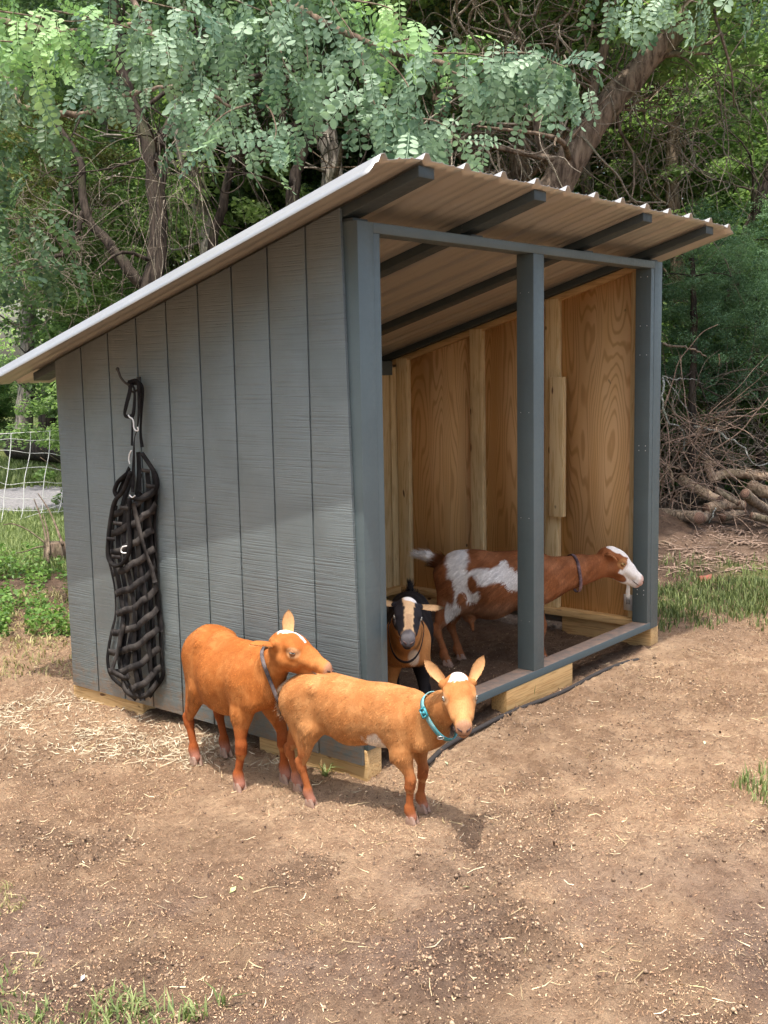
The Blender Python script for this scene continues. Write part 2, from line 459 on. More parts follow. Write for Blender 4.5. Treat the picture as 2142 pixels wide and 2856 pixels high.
# side wall of grooved boards
def grooved(name, xo, xi, y_first, n=9, pitch=8.05, slant=True):
    m = SB_(); g = .19; yend = 74.0
    s_ = 1 if xi > xo else -1
    xm = xo+s_*.30
    x0, x1 = sorted((xm, xi)); a0, a1 = sorted((xo, xm))
    for k in range(n):
        ya = y_first+pitch*k+g; yb = min(y_first+pitch*(k+1)-g, yend) if k < n-1 else yend
        zt = lambda y: zr(y)+1.25
        yt = ya
        if k == 0: ya = .7; yt = 2.75
        P = [(a0, ya, -1), (a1, ya, -1), (a1, yb, -1), (a0, yb, -1), (a0, yt, zt(yt)), (a1, yt, zt(yt)), (a1, yb, zt(yb)), (a0, yb, zt(yb))]
        m.hexa((np.array(P)+(0, 0, 3))*I)
    P = [(x0, .72, -.99), (x1, .72, -.99), (x1, yend-.02, -.99), (x0, yend-.02, -.99), (x0, 2.77, zr(2.77)+1.23), (x1, 2.77, zr(2.77)+1.23), (x1, yend-.02, zr(yend)+1.23), (x0, yend-.02, zr(yend)+1.23)]
    m.hexa((np.array(P)+(0, 0, 3))*I)
    return m.build(name, M['siding'], shed, bevel=.0012)
grooved('siding', -.62, -.02, 1.5)
grooved('siding', 98.45, 97.82, 1.5)
mb = SB_()
for k in range(12): mb.ib(.02+8.15*k+.15, 8.17*(k+1)-.15, 74.25, 74.6, -1, zr(74)+1.0)
mb.ib(0.02, 97.8, 74.02, 74.27, -.98, zr(74)+.98)
mb.build('siding', M['siding'], shed, bevel=.0012)
# bare plywood lining
def ply(x0, x1, ya, yb):
    m = SB_()
    m.hexa((np.array([(x0, ya, 2.85), (x1, ya, 2.85), (x1, yb, 2.85), (x0, yb, 2.85), (x0, ya, zr(ya)+.1), (x1, ya, zr(ya)+.1), (x1, yb, zr(yb)+.1), (x0, yb, zr(yb)+.1)])+(0, 0, 3))*I)
    return m.build('plywood_panel', M['ply'], shed)
for ya, yb in ((3.6, 24.95), (25.05, 46.6), (46.7, 72.)): ply(97.02, 97.78, ya, yb)
ply(0, .45, 3.6, 36); ply(0, .45, 36.1, 72)
mb = SB_(); mb.ib(.5, 97, 72.02, 72.5, 2.85, zr(72.5)+.05); mb.build('plywood_panel', M['ply'], shed)
# uprights
part('post', M['paint'], [(0, 3.48, 0, 3.5, SB, H_)])
part('post', M['paint'], [(MX, MX+3.5, 0, 3.5, SB+1.52, H_-1.52)])
part('post', M['paint'], [(W_-3.48, W_, 0, 3.5, SB, H_)])
part('jamb', M['paint'], [(3.52, 5, .06, 3.56, SB+1.52, H_-1.52)])
part('jamb', M['paint'], [(W_-5, W_-3.52, .06, 3.56, SB+1.52, H_-1.52)])
part('header', M['paint'], [(3.5, W_-3.5, 0, 3.5, H_-1.5, H_)])
part('sill', M['sill'], [(3.5, W_-3.5, 0, 3.5, SB, SB+1.5)], .003)
for yy, nm in ((5.65, 'stud'),):
    part(nm, M['pine_z'], [(96.2, 97.0, 3.62, 6.3, 2.86, zr(6.3)-.1)])
for (a, b) in ((44.2, 47.7), (23.6, 27.1), (66.6, 70.1)):
    part('stud', M['pine_z'], [(95.5, 97.0, a, b, 2.86, zr(b)-.05)])
    part('stud', M['pine_z'], [(.47, 1.97, a, b, 2.86, zr(b)-.05)])
part('stud', M['pine_z'], [(93.4, 97.0, 70.3, 72., 2.86, zr(72)-1.6)])
part('stud', M['pine_z'], [(89.6, 93.1, 70.5, 72., 2.86, zr(72)-1.6)])
part('cleat', M['pine_z'], [(93.98, 95.48, 21.5, 25.0, 24.2, 55.6)])
part('bottom_plate', M['pine_y'], [(94.3, 97.78, 3.62, 71.9, SB+.02, 2.83)])
part('bottom_plate', M['pine_y'], [(.02, 3.48, 3.6, 71.9, SB+.02, 2.83)])
part('bottom_plate', M['pine_x'], [(3.6, 94.2, 68.6, 71.98, SB+.02, 2.83)])
part('top_plate', M['pine_y'], [(95.6, 97.76, 3.7, 71.9, zr(3.7)-1.5, zr(3.7)-.06, -SL*68.2, -SL*68.2)])
part('back_header', M['paint'], [(3.6, 94.2, 70.2, 71.98, zr(72)-3.6, zr(72)-.08)])
# timber blocks the frame rests on
for b in ((0., 3.5, .35, 23.6), (0., 3.5, 53.7, 75), (95.3, 98.8, .3, 22.4), (95.3, 98.8, 53.7, 75)):
    part('footing_block', M['pine_y'], [(b[0], b[1], b[2], b[3], -5.5, SB-.04)], .004)
part('footing_block', M['pine_x'], [(38., 61.2, .1, 3.4, -4.2, SB-.04)], .004)
part('footing_block', M['pine_x'], [(38., 61.2, 70.4, 73.8, -4.2, SB-.04)], .004)
# rafters
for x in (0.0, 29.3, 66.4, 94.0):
    r = part('rafter', M['paint_shaded'], [(x, x+3.5, -11.06, 82.2, zr(-11.06), zr(-11.06)+1.5, -SL*93.26, -SL*93.26)])
    part('spacer', M['paint_shaded'], [(x+.1, x+3.4, .9, 3.45, H_+.02, zr(3.45)-.02)], .001, r)
# ribbed metal roof
def roof():
    prof = []
    xs0 = -9.+9.3*np.arange(13)
    prof.append((-11.9, -1.05)); prof.append((-10.6, -.05))
    for k, x in enumerate(xs0):
        prof += [(x-.95, 0), (x-.38, .92), (x+.38, .92), (x+.95, 0)]
        if k < 12:
            for q in (3.3, 6.0): prof += [(x+q-.45, 0), (x+q, .20), (x+q+.45, 0)]
    prof += [(104.4, 0), (104.9, -.35)]
    prof = np.array(prof)
    ys = np.linspace(-12.3, 89.5, 60)
    X, Y = np.meshgrid(prof[:, 0], ys); Z = np.tile(prof[:, 1], (60, 1))
    Z = Z+zr(Y)+1.58+3
    Z -= np.where(X < 0, 1.1*(np.clip(-X, 0, 12)/9)**2, 0)
    Z -= np.where(X > 97, .7*(np.clip(X-97, 0, 9)/7)**2, 0)
    e = np.clip((-8-Y)/4, 0, 1)
    Z += e*.10*np.sin(X*.33+1.)*np.cos(X*.11)
    V = np.stack([X, Y, Z], -1).reshape(-1, 3)*I
    n = len(prof); i, j = np.meshgrid(np.arange(59), np.arange(n-1), indexing='ij'); i = i.ravel(); j = j.ravel()
    Q = np.stack([i*n+j, i*n+j+1, (i+1)*n+j+1, (i+1)*n+j], 1)
    o = mesh_np('roof', V, [Q], [M['roof'], M['roof_back']], shed)
    s = o.modifiers.new('thick', 'SOLIDIFY'); s.thickness = .0012; s.offset = 0; s.material_offset = 1
    return o
roof_o = roof()
m = MB()
for x in -9.+9.3*np.arange(13)[1::2]:
    for y in (-9, 14, 40, 66, 80):
        m.tube([(x*I, y*I, (zr(y)+1.58+.95+3)*I), (x*I, y*I, (zr(y)+1.58+1.25+3)*I)], .006, 6)
m.build('screws', M['steel'], roof_o)
# cast iron double hook on the side wall
hp = at_x(388, 1064, -.62*I)
m = MB()
m.hexa([(hp[0]-.004, hp[1]-.012, hp[2]-.05), (hp[0], hp[1]-.014, hp[2]-.05), (hp[0], hp[1]+.014, hp[2]-.05), (hp[0]-.004, hp[1]+.012, hp[2]-.05),
        (hp[0]-.004, hp[1]-.012, hp[2]+.02), (hp[0], hp[1]-.014, hp[2]+.02), (hp[0], hp[1]+.014, hp[2]+.02), (hp[0]-.004, hp[1]+.012, hp[2]+.02)])
hook_top = hp+np.array([-.085, .035, .055])
m.tube(spline([hp+(-.002, 0, -.005), hp+(-.05, .01, -.012), hp+(-.075, .025, .015), hook_top], 12), [.0055]*12, 8)
m.ball(hook_top, .0085)
m.tube(spline([hp+(-.002, .004, -.035), hp+(-.03, .008, -.045), hp+(-.04, .012, -.03)], 8), [.0045]*8, 8)
m.ball(hp+(-.04, .012, -.029), .007)
m.build('hook', M['iron'], shed, smooth=True)
# price tag stapled near the right jamb
tp = at_x(1753, 1680, 96.1*I)
m = MB(); m.box(tp[0]-.004, tp[0], tp[1]-.028, tp[1]+.028, tp[2]-.045, tp[2]+.045)
lab = m.build('paper_tag', M['label'], shed)
m = MB()
for k in range(7): m.box(tp[0]-.0045, tp[0]-.0041, tp[1]-.013+k*.004, tp[1]-.0115+k*.004+(.001 if k % 2 else 0), tp[2]-.01, tp[2]+.03)
m.build('printed_bars', M['ink'], lab)
# nail heads: pale dots down the jambs and posts
m = MB()
for (x, zs) in ((W_-5.02, (9, 10, 40, 41, 60, 66, 76)),):
    for z in zs:
        for yy in (.9, 2.4): m.ball(np.array([x, yy, z+3])*I, .0028, 6, 4)
for z in (12, 31, 50, 71):
    for yy in (.9, 2.6): m.ball(np.array([MX, yy+.1, z+3])*I, .0022, 6, 4)
m.build('nail_heads', M['steel'], shed)
# ---------------------------------------------------------------- ground: one sheet, fine near the shed and coarse to the horizon
def axis(lo, hi, d, far, g=1.09):
    a = list(np.arange(lo, hi, d)); s = d; x = a[-1]
    while x < far: s *= g; x += s; a.append(x)
    s = d; x = lo; b = []
    while x > -far: s *= g; x -= s; b.append(x)
    return np.array(b[::-1]+a)
def dirt_rel(x, y):
    prints = np.clip(vnoise(x*8.5+40, y*8.5, 61)-.74, 0, 1)*-.05        # hoof dents
    return (fbm(x*3.1, y*3.1, 1, 3)-.5)*.034+(fbm(x*14, y*14, 5, 4)-.5)*.024+np.clip(fbm(x*30, y*30, 9, 2)-.58, 0, 1)*.07+prints
def green_mask(x, y):
    n = fbm(x*1.7, y*1.7, 21, 4)
    d = (x-CAM[0])*FW[0]+(y-CAM[1])*FW[1]                        # distance in front of the yard gate
    side = (x-CAM[0])*RT[0]+(y-CAM[1])*RT[1]
    left = sstep(-.2, .45, (d-8.9)/2+n*1.6-.8)*sstep(1., -1., side+.2)
    strip = sstep(.0, .5, 1-abs(d-7.7+.25*(side-3.2))/.75+(n-.5)*1.4)*sstep(2.2, 2.9, side)
    beyond = sstep(13.5, 15, d)*sstep(60, 40, d)*sstep(2, 0, side)
    return np.clip(left+strip+beyond, 0, 1)
def build_ground():
    xs = axis(-2.9, 4.6, .022, 140); ys = axis(-2.9, 3.4, .022, 140)
    X, Y = np.meshgrid(xs, ys); x = X.ravel(); y = Y.ravel()
    near = np.clip(1-np.maximum(np.abs(x-1)-4.2, np.abs(y-.2)-3.6)/3, 0, 1)
    z = ground_h(x, y)+dirt_rel(x, y)*near
    hole = sstep(.06, .02, np.abs(x-.05))*0
    n1 = fbm(x*.9, y*.9, 31, 4); n2 = fbm(x*4.3, y*4.3, 37, 4); n3 = fbm(x*2.2, y*2.2, 51, 4)
    tan = np.array([.55, .385, .245]); brown = np.array([.37, .25, .157]); dark = np.array([.15, .10, .07]); mud = np.array([.285, .20, .15])
    f = sstep(.36, .62, n1*.6+n2*.4)[:, None]
    c = brown*(1-f)+tan*f
    d = (x-CAM[0])*FW[0]+(y-CAM[1])*FW[1]; side = (x-CAM[0])*RT[0]+(y-CAM[1])*RT[1]
    m = (sstep(3.7, 2.7, d)*sstep(.42, .60, n3*.7+n1*.3+.04)*.9)[:, None]
    c = c*(1-m)+mud*m
    m = (sstep(.50, .68, fbm(x*2.8, y*2.8, 77, 4))*.55)[:, None]*(sstep(5, 3, d))[:, None]
    c = c*(1-m)+dark*m
    ins = (sstep(-.03, .06, y)*sstep(2., 1.85, y)*sstep(-.05, .08, x)*sstep(2.6, 2.4, x))[:, None]      # darker ground colour inside the shed
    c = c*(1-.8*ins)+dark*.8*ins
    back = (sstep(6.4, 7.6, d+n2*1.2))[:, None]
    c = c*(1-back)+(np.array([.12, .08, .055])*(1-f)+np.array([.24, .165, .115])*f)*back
    gm = green_mask(x, y)[:, None]
    c = c*(1-gm)+(np.array([.07, .10, .03])*(1-f)+np.array([.16, .19, .055])*f)*gm
    n = len(xs); i, j = np.meshgrid(np.arange(len(ys)-1), np.arange(n-1), indexing='ij'); i = i.ravel(); j = j.ravel()
    Q = np.stack([i*n+j, i*n+j+1, (i+1)*n+j+1, (i+1)*n+j], 1)
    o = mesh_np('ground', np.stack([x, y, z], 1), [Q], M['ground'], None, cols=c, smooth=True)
    tag(o, kind='structure'); return o
ground_o = build_ground()
# gravel lane beyond the fence, following the ground 1 cm proud
def lane():
    a = on_ground(-260, 1455); b = on_ground(-260, 1375); c = on_ground(330, 1352); d_ = on_ground(330, 1422)
    U = np.linspace(-.4, 3.2, 90); T = np.linspace(0, 1, 16); P = []
    for u in U:
        for t in T:
            p = (a*(1-u)+d_*u)*(1-t)+(b*(1-u)+c*u)*t
            w_ = .12*math.sin(u*19+t*9)*(1 if t in (0, 1) else .3)
            P.append((p[0]+w_, p[1]+w_, float(ground_h(p[0]+w_, p[1]+w_))+.02))
    n = 16; Q = [(i*n+j, i*n+j+1, (i+1)*n+j+1, (i+1)*n+j) for i in range(89) for j in range(15)]
    return tag(mesh_np('gravel_road', P, [Q], M['gravel'], smooth=True), kind='structure')
lane()
def gz_(x, y):
    near = np.clip(1-np.maximum(np.abs(x-1)-4.2, np.abs(y-.2)-3.6)/3, 0, 1)
    return ground_h(x, y)+dirt_rel(x, y)*near

# ---------------------------------------------------------------- straw, chips and crumbs trodden into the dirt
def litter(name, n, lmin, lmax, wmin, wmax, cols, reg, curve=0., power=1., prob=None, lift=.002, lab=None):
    """n slivers lying on the dirt; reg = (u0,u1,v0,v1,dmax) sampled over the yard"""
    L = []
    while sum(len(a) for a in L) < n:
        d = reg[0]+(reg[1]-reg[0])*rng.random(n)**power; s = (rng.random(n)*2-1)*.40*d+rng.normal(0, .1, n)
        fx, fy = nrm(FW[:2]); x = CAM[0]+d*fx+s*RT[0]/np.hypot(*RT[:2]); y = CAM[1]+d*fy+s*RT[1]/np.hypot(*RT[:2])
        k = np.ones(n, bool)
        if prob is not None: k &= rng.random(n) < prob(x, y)
        L.append(np.stack([x[k], y[k]], 1))
    P = np.vstack(L)[:n]; a = rng.random(n)*2*np.pi; l = lmin+(lmax-lmin)*rng.random(n)**2.2; wd = wmin+(wmax-wmin)*rng.random(n)**1.5
    d = np.stack([np.cos(a), np.sin(a)], 1); e = np.stack([-d[:, 1], d[:, 0]], 1)
    cv = (rng.random(n)-.5)*curve
    V = []
    for t, ww in ((-.5, .5), (0, 1), (.5, .45)):
        c = P+d*(l*t)[:, None]+e*(cv*l*(1-4*t*t))[:, None]
        for sgn in (-1, 1):
            q = c+e*(wd*.5*ww*sgn)[:, None]
            z = gz_(q[:, 0], q[:, 1])+lift+rng.random(n)*.004*abs(t)*2+(.5+.5*sgn)*wd*.35
            V.append(np.column_stack([q, z]))
    V = np.stack(V, 1)
    b = np.arange(n)[:, None]*6
    Q = np.vstack([b+np.array([0, 1, 3, 2]), b+np.array([2, 3, 5, 4])])
    cc = np.array(cols)[rng.integers(0, len(cols), n)]*(.7+.6*rng.random(n))[:, None]
    o = mesh_np(name, V.reshape(-1, 3), [Q], M['litter'], None, cols=np.repeat(cc, 6, 0))
    return tag(o, lab[0], lab[1], kind='stuff')
def inside_shed(x, y): return (x > -.01) & (x < 2.5) & (y > .01) & (y < 1.9)
def pr_chip(x, y):
    d = (x-CAM[0])*FW[0]+(y-CAM[1])*FW[1]
    n = fbm(x*1.6, y*1.6, 91, 3)
    p = .25+.75*sstep(.35, .65, n)
    p = p*(1-.75*inside_shed(x, y))*(.45+.55*sstep(2.9, 4.2, d))
    return p*sstep(8.6, 6.6, d)
if not QUICK or 'litter' in QUICK:
    def pr_dark(x, y): return .15+.6*sstep(.50, .70, fbm(x*2.8, y*2.8, 77, 4))
    def clods(n):
        d = 2.3+5.2*rng.random(n)**1.15; s = (rng.random(n)*2-1)*.40*d; fx, fy = nrm(FW[:2]); x = CAM[0]+d*fx+s*RT[0]/np.hypot(*RT[:2]); y = CAM[1]+d*fy+s*RT[1]/np.hypot(*RT[:2])
        nn = fbm(x*2.8, y*2.8, 77, 4); k = (rng.random(n) < .05+.95*sstep(.48, .64, nn)) & ~inside_shed(x, y); x = x[k]; y = y[k]; n = len(x)
        r = .002+.0065*rng.random(n)**3; c = np.column_stack([x, y, gz_(x, y)+r*.25])
        O = np.array([(1, 0, 0), (0, 1, 0), (-1, 0, 0), (0, -1, 0), (0, 0, .9), (0, 0, -.9), (.7, .7, .3), (-.7, .6, .35)], float)
        V = c[:, None]+O[None]*r[:, None, None]*(.6+.7*rng.random((n, 8, 1)))
        T = np.array([(0, 6, 4), (6, 1, 4), (1, 7, 4), (7, 2, 4), (2, 3, 4), (3, 0, 4), (6, 0, 5), (1, 6, 5), (7, 1, 5), (2, 7, 5), (3, 2, 5), (0, 3, 5)])
        F = (np.arange(n)[:, None, None]*8+T).reshape(-1, 3)
        cc = np.array([(.25, .175, .12), (.18, .12, .08), (.33, .235, .16), (.42, .31, .21)])[rng.integers(0, 4, n)]
        tag(mesh_np('soil_clods', V.reshape(-1, 3), [F], M['litter'], cols=np.repeat(cc, 8, 0)), 'small brown clods kicked up in churned patches of the yard', 'soil clods', kind='stuff')
    clods(20000)
    tan_ = [(.42, .27, .165), (.48, .33, .20), (.34, .21, .125), (.58, .42, .27), (.30, .19, .12), (.22, .13, .085)]
    litter('wood_chips', 120000, .003, .011, .0010, .0032, tan_, (2.2, 8, 0, 0), .3, 1.15, pr_chip, lab=('fine tan wood chips and crumbs trodden into the dirt yard', 'wood chips'))
    litter('dark_crumbs', 7000, .004, .013, .003, .008, [(.07, .042, .03), (.11, .07, .05), (.15, .10, .07)], (2.2, 8.4, 0, 0), .1, 1.1, pr_dark, .003, lab=('dark soil crumbs and droppings scattered over the yard', 'soil crumbs'))
    straw = [(.58, .46, .29), (.50, .39, .23), (.66, .56, .38), (.42, .34, .18)]
    litter('straw', 1500, .02, .085, .0012, .003, straw, (2.2, 8.5, 0, 0), .25, 1.2, pr_chip, .004, lab=('thin straw stalks lying loose on the brown dirt', 'straw'))
    def pr_wall(x, y):
        return np.exp(-((x+.22)/.28)**2)*((y > .4) & (y < 2.1))*(.25+.75*sstep(.35, .6, fbm(x*5, y*5, 12, 3)))*(x < .02)
    litter('pale_hay', 1500, .02, .09, .0014, .0035, [(.52, .44, .31), (.62, .54, .40), (.42, .34, .23)], (4.2, 6.6, 0, 0), .3, 1., pr_wall, .008, lab=('pale shredded hay heaped along the foot of the side wall', 'hay'))
# a few fallen leaves and pebbles near the lens
m = MB()
for (u, v, l, a, cc) in ((650, 2490, .04, .3, (.50, .55, .22)), (672, 2462, .026, 1.4, (.45, .55, .25)), (1300, 2484, .026, 2.2, (.50, .58, .30)), (1622, 2642, .022, .8, (.62, .62, .42)), (1965, 2080, .03, .4, (.45, .52, .35)), (1650, 1966, .02, 1.2, (.66, .68, .55)), (232, 2745, .024, .5, (.62, .60, .60)), (192, 2364, .036, 2.7, (.42, .44, .30)), (1245, 2130, .03, 1., (.40, .50, .30)), (990, 2310, .02, 1., (.6, .6, .35))):
    p = on_ground(u, v); p[2] = float(gz_(p[0], p[1]))+.008
    d = np.array([math.cos(a), math.sin(a), 0]); e = np.array([-d[1], d[0], 0])
    m.add([p-d*l*.5, p-e*l*.2+(0, 0, .002), p+d*l*.5+(0, 0, .004), p+e*l*.2+(0, 0, .006)], [(0, 1, 2, 3)], col=cc)
tag(m.build('fallen_leaves', M['litter'], col=True), 'a few small pale leaves dropped on the dirt in the foreground', 'leaves', kind='stuff')
# black hose half buried along the foot of the open front
m = MB()
hp_ = spline([(.24, -.10, .012), (.45, -.045, .014), (.7, -.03, .016), (1.0, -.015, .012), (1.4, -.03, .004), (1.75, -.025, .012), (2.0, -.035, .010), (2.15, -.05, .000)], 60)
hp_[:, 2] += ground_h(hp_[:, 0], hp_[:, 1])
m.tube(hp_, .0105, 8)
tag(m.build('hose', M['hose'], smooth=True), 'black hose half buried in dirt along the open front of the shed', 'hose')
# ---------------------------------------------------------------- goats: one implicit surface each, meshed by surface nets
def surface_nets(D, org, h):
    S = D < 0
    nx, ny, nz = D.shape
    c = np.zeros((nx-1, ny-1, nz-1), np.int8)
    for a in (0, 1):
        for b in (0, 1):
            for e in (0, 1): c += S[a:nx-1+a, b:ny-1+b, e:nz-1+e]
    act = (c > 0) & (c < 8)
    idx = -np.ones(act.shape, np.int64); ii = np.argwhere(act); idx[act] = np.arange(len(ii))
    acc = np.zeros((len(ii), 3)); cnt = np.zeros(len(ii))
    corners = [(0, 0, 0), (1, 0, 0), (0, 1, 0), (1, 1, 0), (0, 0, 1), (1, 0, 1), (0, 1, 1), (1, 1, 1)]
    for a in range(8):
        for b in range(a+1, 8):
            pa = np.array(corners[a]); pb = np.array(corners[b])
            if np.abs(pa-pb).sum() != 1: continue
            da = D[tuple((ii+pa).T)]; db = D[tuple((ii+pb).T)]
            k = (da < 0) != (db < 0)
            t = np.where(k, da/(da-db+1e-12), 0)
            acc += np.where(k[:, None], pa+(pb-pa)*t[:, None], 0); cnt += k
    V = org+(ii+acc/np.maximum(cnt, 1)[:, None])*h
    Qs = []
    for ax in range(3):
        o1, o2 = [(1, 2), (2, 0), (0, 1)][ax]
        sl0 = [slice(1, -1)]*3; sl0[ax] = slice(0, -1)
        sl1 = list(sl0); sl1[ax] = slice(1, None)
        A = S[tuple(sl0)]; B = S[tuple(sl1)]
        e = np.argwhere(A != B)
        if not len(e): continue
        flip = A[tuple(e.T)]
        base = e.copy(); base[:, o1] += 1; base[:, o2] += 1
        def cell(d1, d2):
            q = base.copy(); q[:, o1] += d1; q[:, o2] += d2; return idx[tuple(q.T)]
        q = np.stack([cell(-1, -1), cell(0, -1), cell(0, 0), cell(-1, 0)], 1)
        q = np.where(flip[:, None], q, q[:, ::-1])
        Qs.append(q[(q >= 0).all(1)])
    return V, np.vstack(Qs)

def mesh_sdf(prims, h):
    """prims: (a, b, ra, rb, k, axis, squeeze) round cones; squeeze<1 flattens them along axis"""
    lo = np.min([np.minimum(p[0], p[1])-max(p[2], p[3])-.03 for p in prims], 0); hi = np.max([np.maximum(p[0], p[1])+max(p[2], p[3])+.03 for p in prims], 0)
    n = np.ceil((hi-lo)/h).astype(int)+1
    D = np.full(n, .2)
    for a, b, ra, rb, k, ax, sq in prims:
        m = max(ra, rb)+k+.012
        i0 = np.maximum(((np.minimum(a, b)-m-lo)/h).astype(int), 0); i1 = np.minimum(((np.maximum(a, b)+m-lo)/h).astype(int)+2, n)
        g = [lo[q]+h*np.arange(i0[q], i1[q]) for q in range(3)]
        P = np.stack(np.meshgrid(*g, indexing='ij'), -1)
        pa = P-a; ba = b-a
        if ax is not None:
            kk = 1/sq-1
            pa = pa+(pa@ax)[..., None]*ax*kk; ba = ba+(ba@ax)*ax*kk
        t = np.clip((pa@ba)/max(ba@ba, 1e-12), 0, 1)
        d = np.linalg.norm(pa-t[..., None]*ba, axis=-1)-(ra+(rb-ra)*t)
        if ax is not None: d = d*(.5+.5*sq)
        sl = tuple(slice(i0[q], i1[q]) for q in range(3)); o = D[sl]
        hh = np.clip(.5+.5*(o-d)/k, 0, 1)
        D[sl] = o*(1-hh)+d*hh-k*hh*(1-hh)
    V, Q = surface_nets(D, lo, h)
    # normals from the field gradient
    G = np.stack(np.gradient(D, h), -1)
    gi = np.clip(np.rint((V-lo)/h).astype(int), 0, n-1)
    N = nrm(G[tuple(gi.T)])
    return V, Q, N

def frame(f, u):
    f = nrm(f); l = nrm(np.cross(u, f)); u = np.cross(f, l); return f, l, u

def make_goat(name, label, hooves, poll, hf, hu, s=1., hs=1., ears=(), colf=None, heading=None, girth=1., tail=(), eye='eye_pale', fur_n=30000, fur_len=.017, neck_r=1., extra=(), lid_=(20, 26), lift_back=0., belly=0., fur_dir=None, top=1., hair=1.):
    """hooves FL FR RL RR in the world; poll = point between the ears; hf / hu = head forward / up"""
    H = {k: np.array(v, float) for k, v in zip(('FL', 'FR', 'RL', 'RR'), hooves)}
    fc = (H['FL']+H['FR'])/2; rc = (H['RL']+H['RR'])/2
    hd = nrm((fc-rc)*(1, 1, 0)) if heading is None else nrm(np.array([heading[0], heading[1], 0.]))
    L = np.array([-hd[1], hd[0], 0.]); Z = np.array([0, 0, 1.])
    org = (fc+rc)/2
    def loc(p): d = np.asarray(p)-org; return np.stack([d@hd, d@L, d@Z], -1)
    def wor(p): p = np.asarray(p); return org+p[..., :1]*hd+p[..., 1:2]*L+p[..., 2:3]*Z
    xF = loc(fc)[0]; xR = loc(rc)[0]
    X = lambda t: xR+(xF-xR)*t
    A = lambda x, y, z: np.array([x, y*s, z*s])
    pr = []
    Y = np.array([0, 1., 0])
    def cone(a, b, ra, rb, k=.03, ax=None, sq=1.): pr.append((np.array(a, float), np.array(b, float), ra*s, rb*s, k*s, ax, sq))
    g = .80*girth; lb = lift_back
    cone(A(X(.01), 0, .425+lb), A(X(.28), 0, .43), .080, .100, .04, Y, g)              # rump
    cone(A(X(.15), 0, .418+lb*.5), A(X(.45), 0, .394-belly), .098, .122+belly*.6, .04, Y, g*1.02)      # flank and belly
    cone(A(X(.45), 0, .392-belly), A(X(.82), 0, .398), .122+belly*.6, .112, .04, Y, g)             # barrel
    cone(A(X(.75), 0, .405), A(X(1.12), 0, .385), .108, .078, .04, Y, g*.95)      # chest
    cone(A(X(.62), 0, .475), A(X(.98), 0, .485*top), .038, .040, .05, Y, .9)              # withers
    cone(A(X(.06), 0, .485+lb), A(X(.5), 0, .475), .032, .030, .05, Y, .9)              # spine
    cone(A(X(-.08), 0, .425+lb), A(X(-.02), 0, .40+lb), .042, .05, .05, Y, .9)
    LH = {k: loc(v) for k, v in H.items()}
    for sg in (1, -1):
        cone(A(X(.20), sg*.062, .478+lb), A(X(.10), sg*.040, .492+lb), .020, .018, .035)      # hip bones
        cone(A(X(1.02), sg*.046, .43), A(X(1.10), sg*.050, .34), .030, .034, .035)             # points of the shoulder
    for k, sg in (('FL', 1), ('FR', -1)):
        hf_ = LH[k]; z0 = hf_[2]
        sh = A(X(.93), sg*.055, .385); el = A(X(.93), sg*.066, .285)
        el[0] = el[0]*.75+hf_[0]*.25
        kn = np.array([hf_[0]*.72+el[0]*.28+.008*s, hf_[1]*.68+el[1]*.32, z0+.158*s])
        fe = np.array([hf_[0]-.006*s, hf_[1], z0+.052*s]); ho = np.array([hf_[0]+.004*s, hf_[1], z0+.026*s])
        cone(sh, el, .060, .046, .04, Y, .75)
        cone(el, kn+(0, 0, .035*s), .038, .0200, .022)
        cone(kn+(.003, 0, .016*s), kn-(0, 0, .010*s), .0228, .0212, .010)
        cone(kn-(0, 0, .015*s), fe+(0, 0, .02*s), .0155, .0140, .012)
        cone(fe+(-.003*s, 0, .010*s), fe+(-.002*s, 0, 0), .0188, .0190, .010)
        cone(fe, ho, .0185, .0200, .010)
    for k, sg in (('RL', 1), ('RR', -1)):
        hf_ = LH[k]; z0 = hf_[2]
        hip = A(X(.05), sg*.048, .415+lb*.8); st = A(X(.13), sg*.066, .315); st[0] = st[0]*.75+(hf_[0]+.07*s)*.25
        hk = np.array([hf_[0]-.042*s, hf_[1]*.8+st[1]*.2, z0+.168*s])
        fe = np.array([hf_[0]-.010*s, hf_[1], z0+.054*s]); ho = np.array([hf_[0]+.003*s, hf_[1], z0+.026*s])
        cone(hip, st, .074, .049, .045, Y, .68)
        cone(A(X(-.03), sg*.045, .39+lb*.8), hk+(.010*s, 0, .055*s), .048, .018, .04, Y, .75)
        cone(st, hk+(.014*s, 0, .022*s), .039, .0175, .028)
        cone(hk+(-.006*s, 0, .014*s), hk+(.002*s, 0, -.012*s), .0200, .0190, .012)
        cone(hk, fe+(0, 0, .02*s), .0160, .0138, .012)
        cone(fe+(-.003*s, 0, .010*s), fe+(-.002*s, 0, 0), .0188, .0190, .010)
        cone(fe, ho, .0185, .0200, .010)
    # head frame in goat space
    R3 = np.stack([hd, L, Z])                       # world -> local rotation
    f, l, u = frame(R3@np.asarray(hf, float), R3@np.asarray(hu, float))
    po = loc(poll)
    st_ = lambda a: a if a < .064 else .064+(a-.064)*1.16
    Hd = lambda a, b, c: po+(f*st_(a)+l*b+u*c)*hs
    def hc(a, b, ra, rb, k=.014, ax=None, sq=1.): pr.append((Hd(*a), Hd(*b), ra*hs, rb*hs, k*hs, ax, sq))
    nb = A(X(1.02), 0, .425); nb2 = A(X(1.10), 0, .370)
    base = Hd(.000, 0, -.034)
    mid = (nb+base)/2+(base-nb)@np.array([1., 0, 0])*0
    cone(nb, base*.6+nb*.4, .080*neck_r, .056*neck_r, .045, None, 1.)
    pr.append((base*.6+nb*.4, base, .056*neck_r*s, .044*neck_r*hs, .03*s, None, 1.))
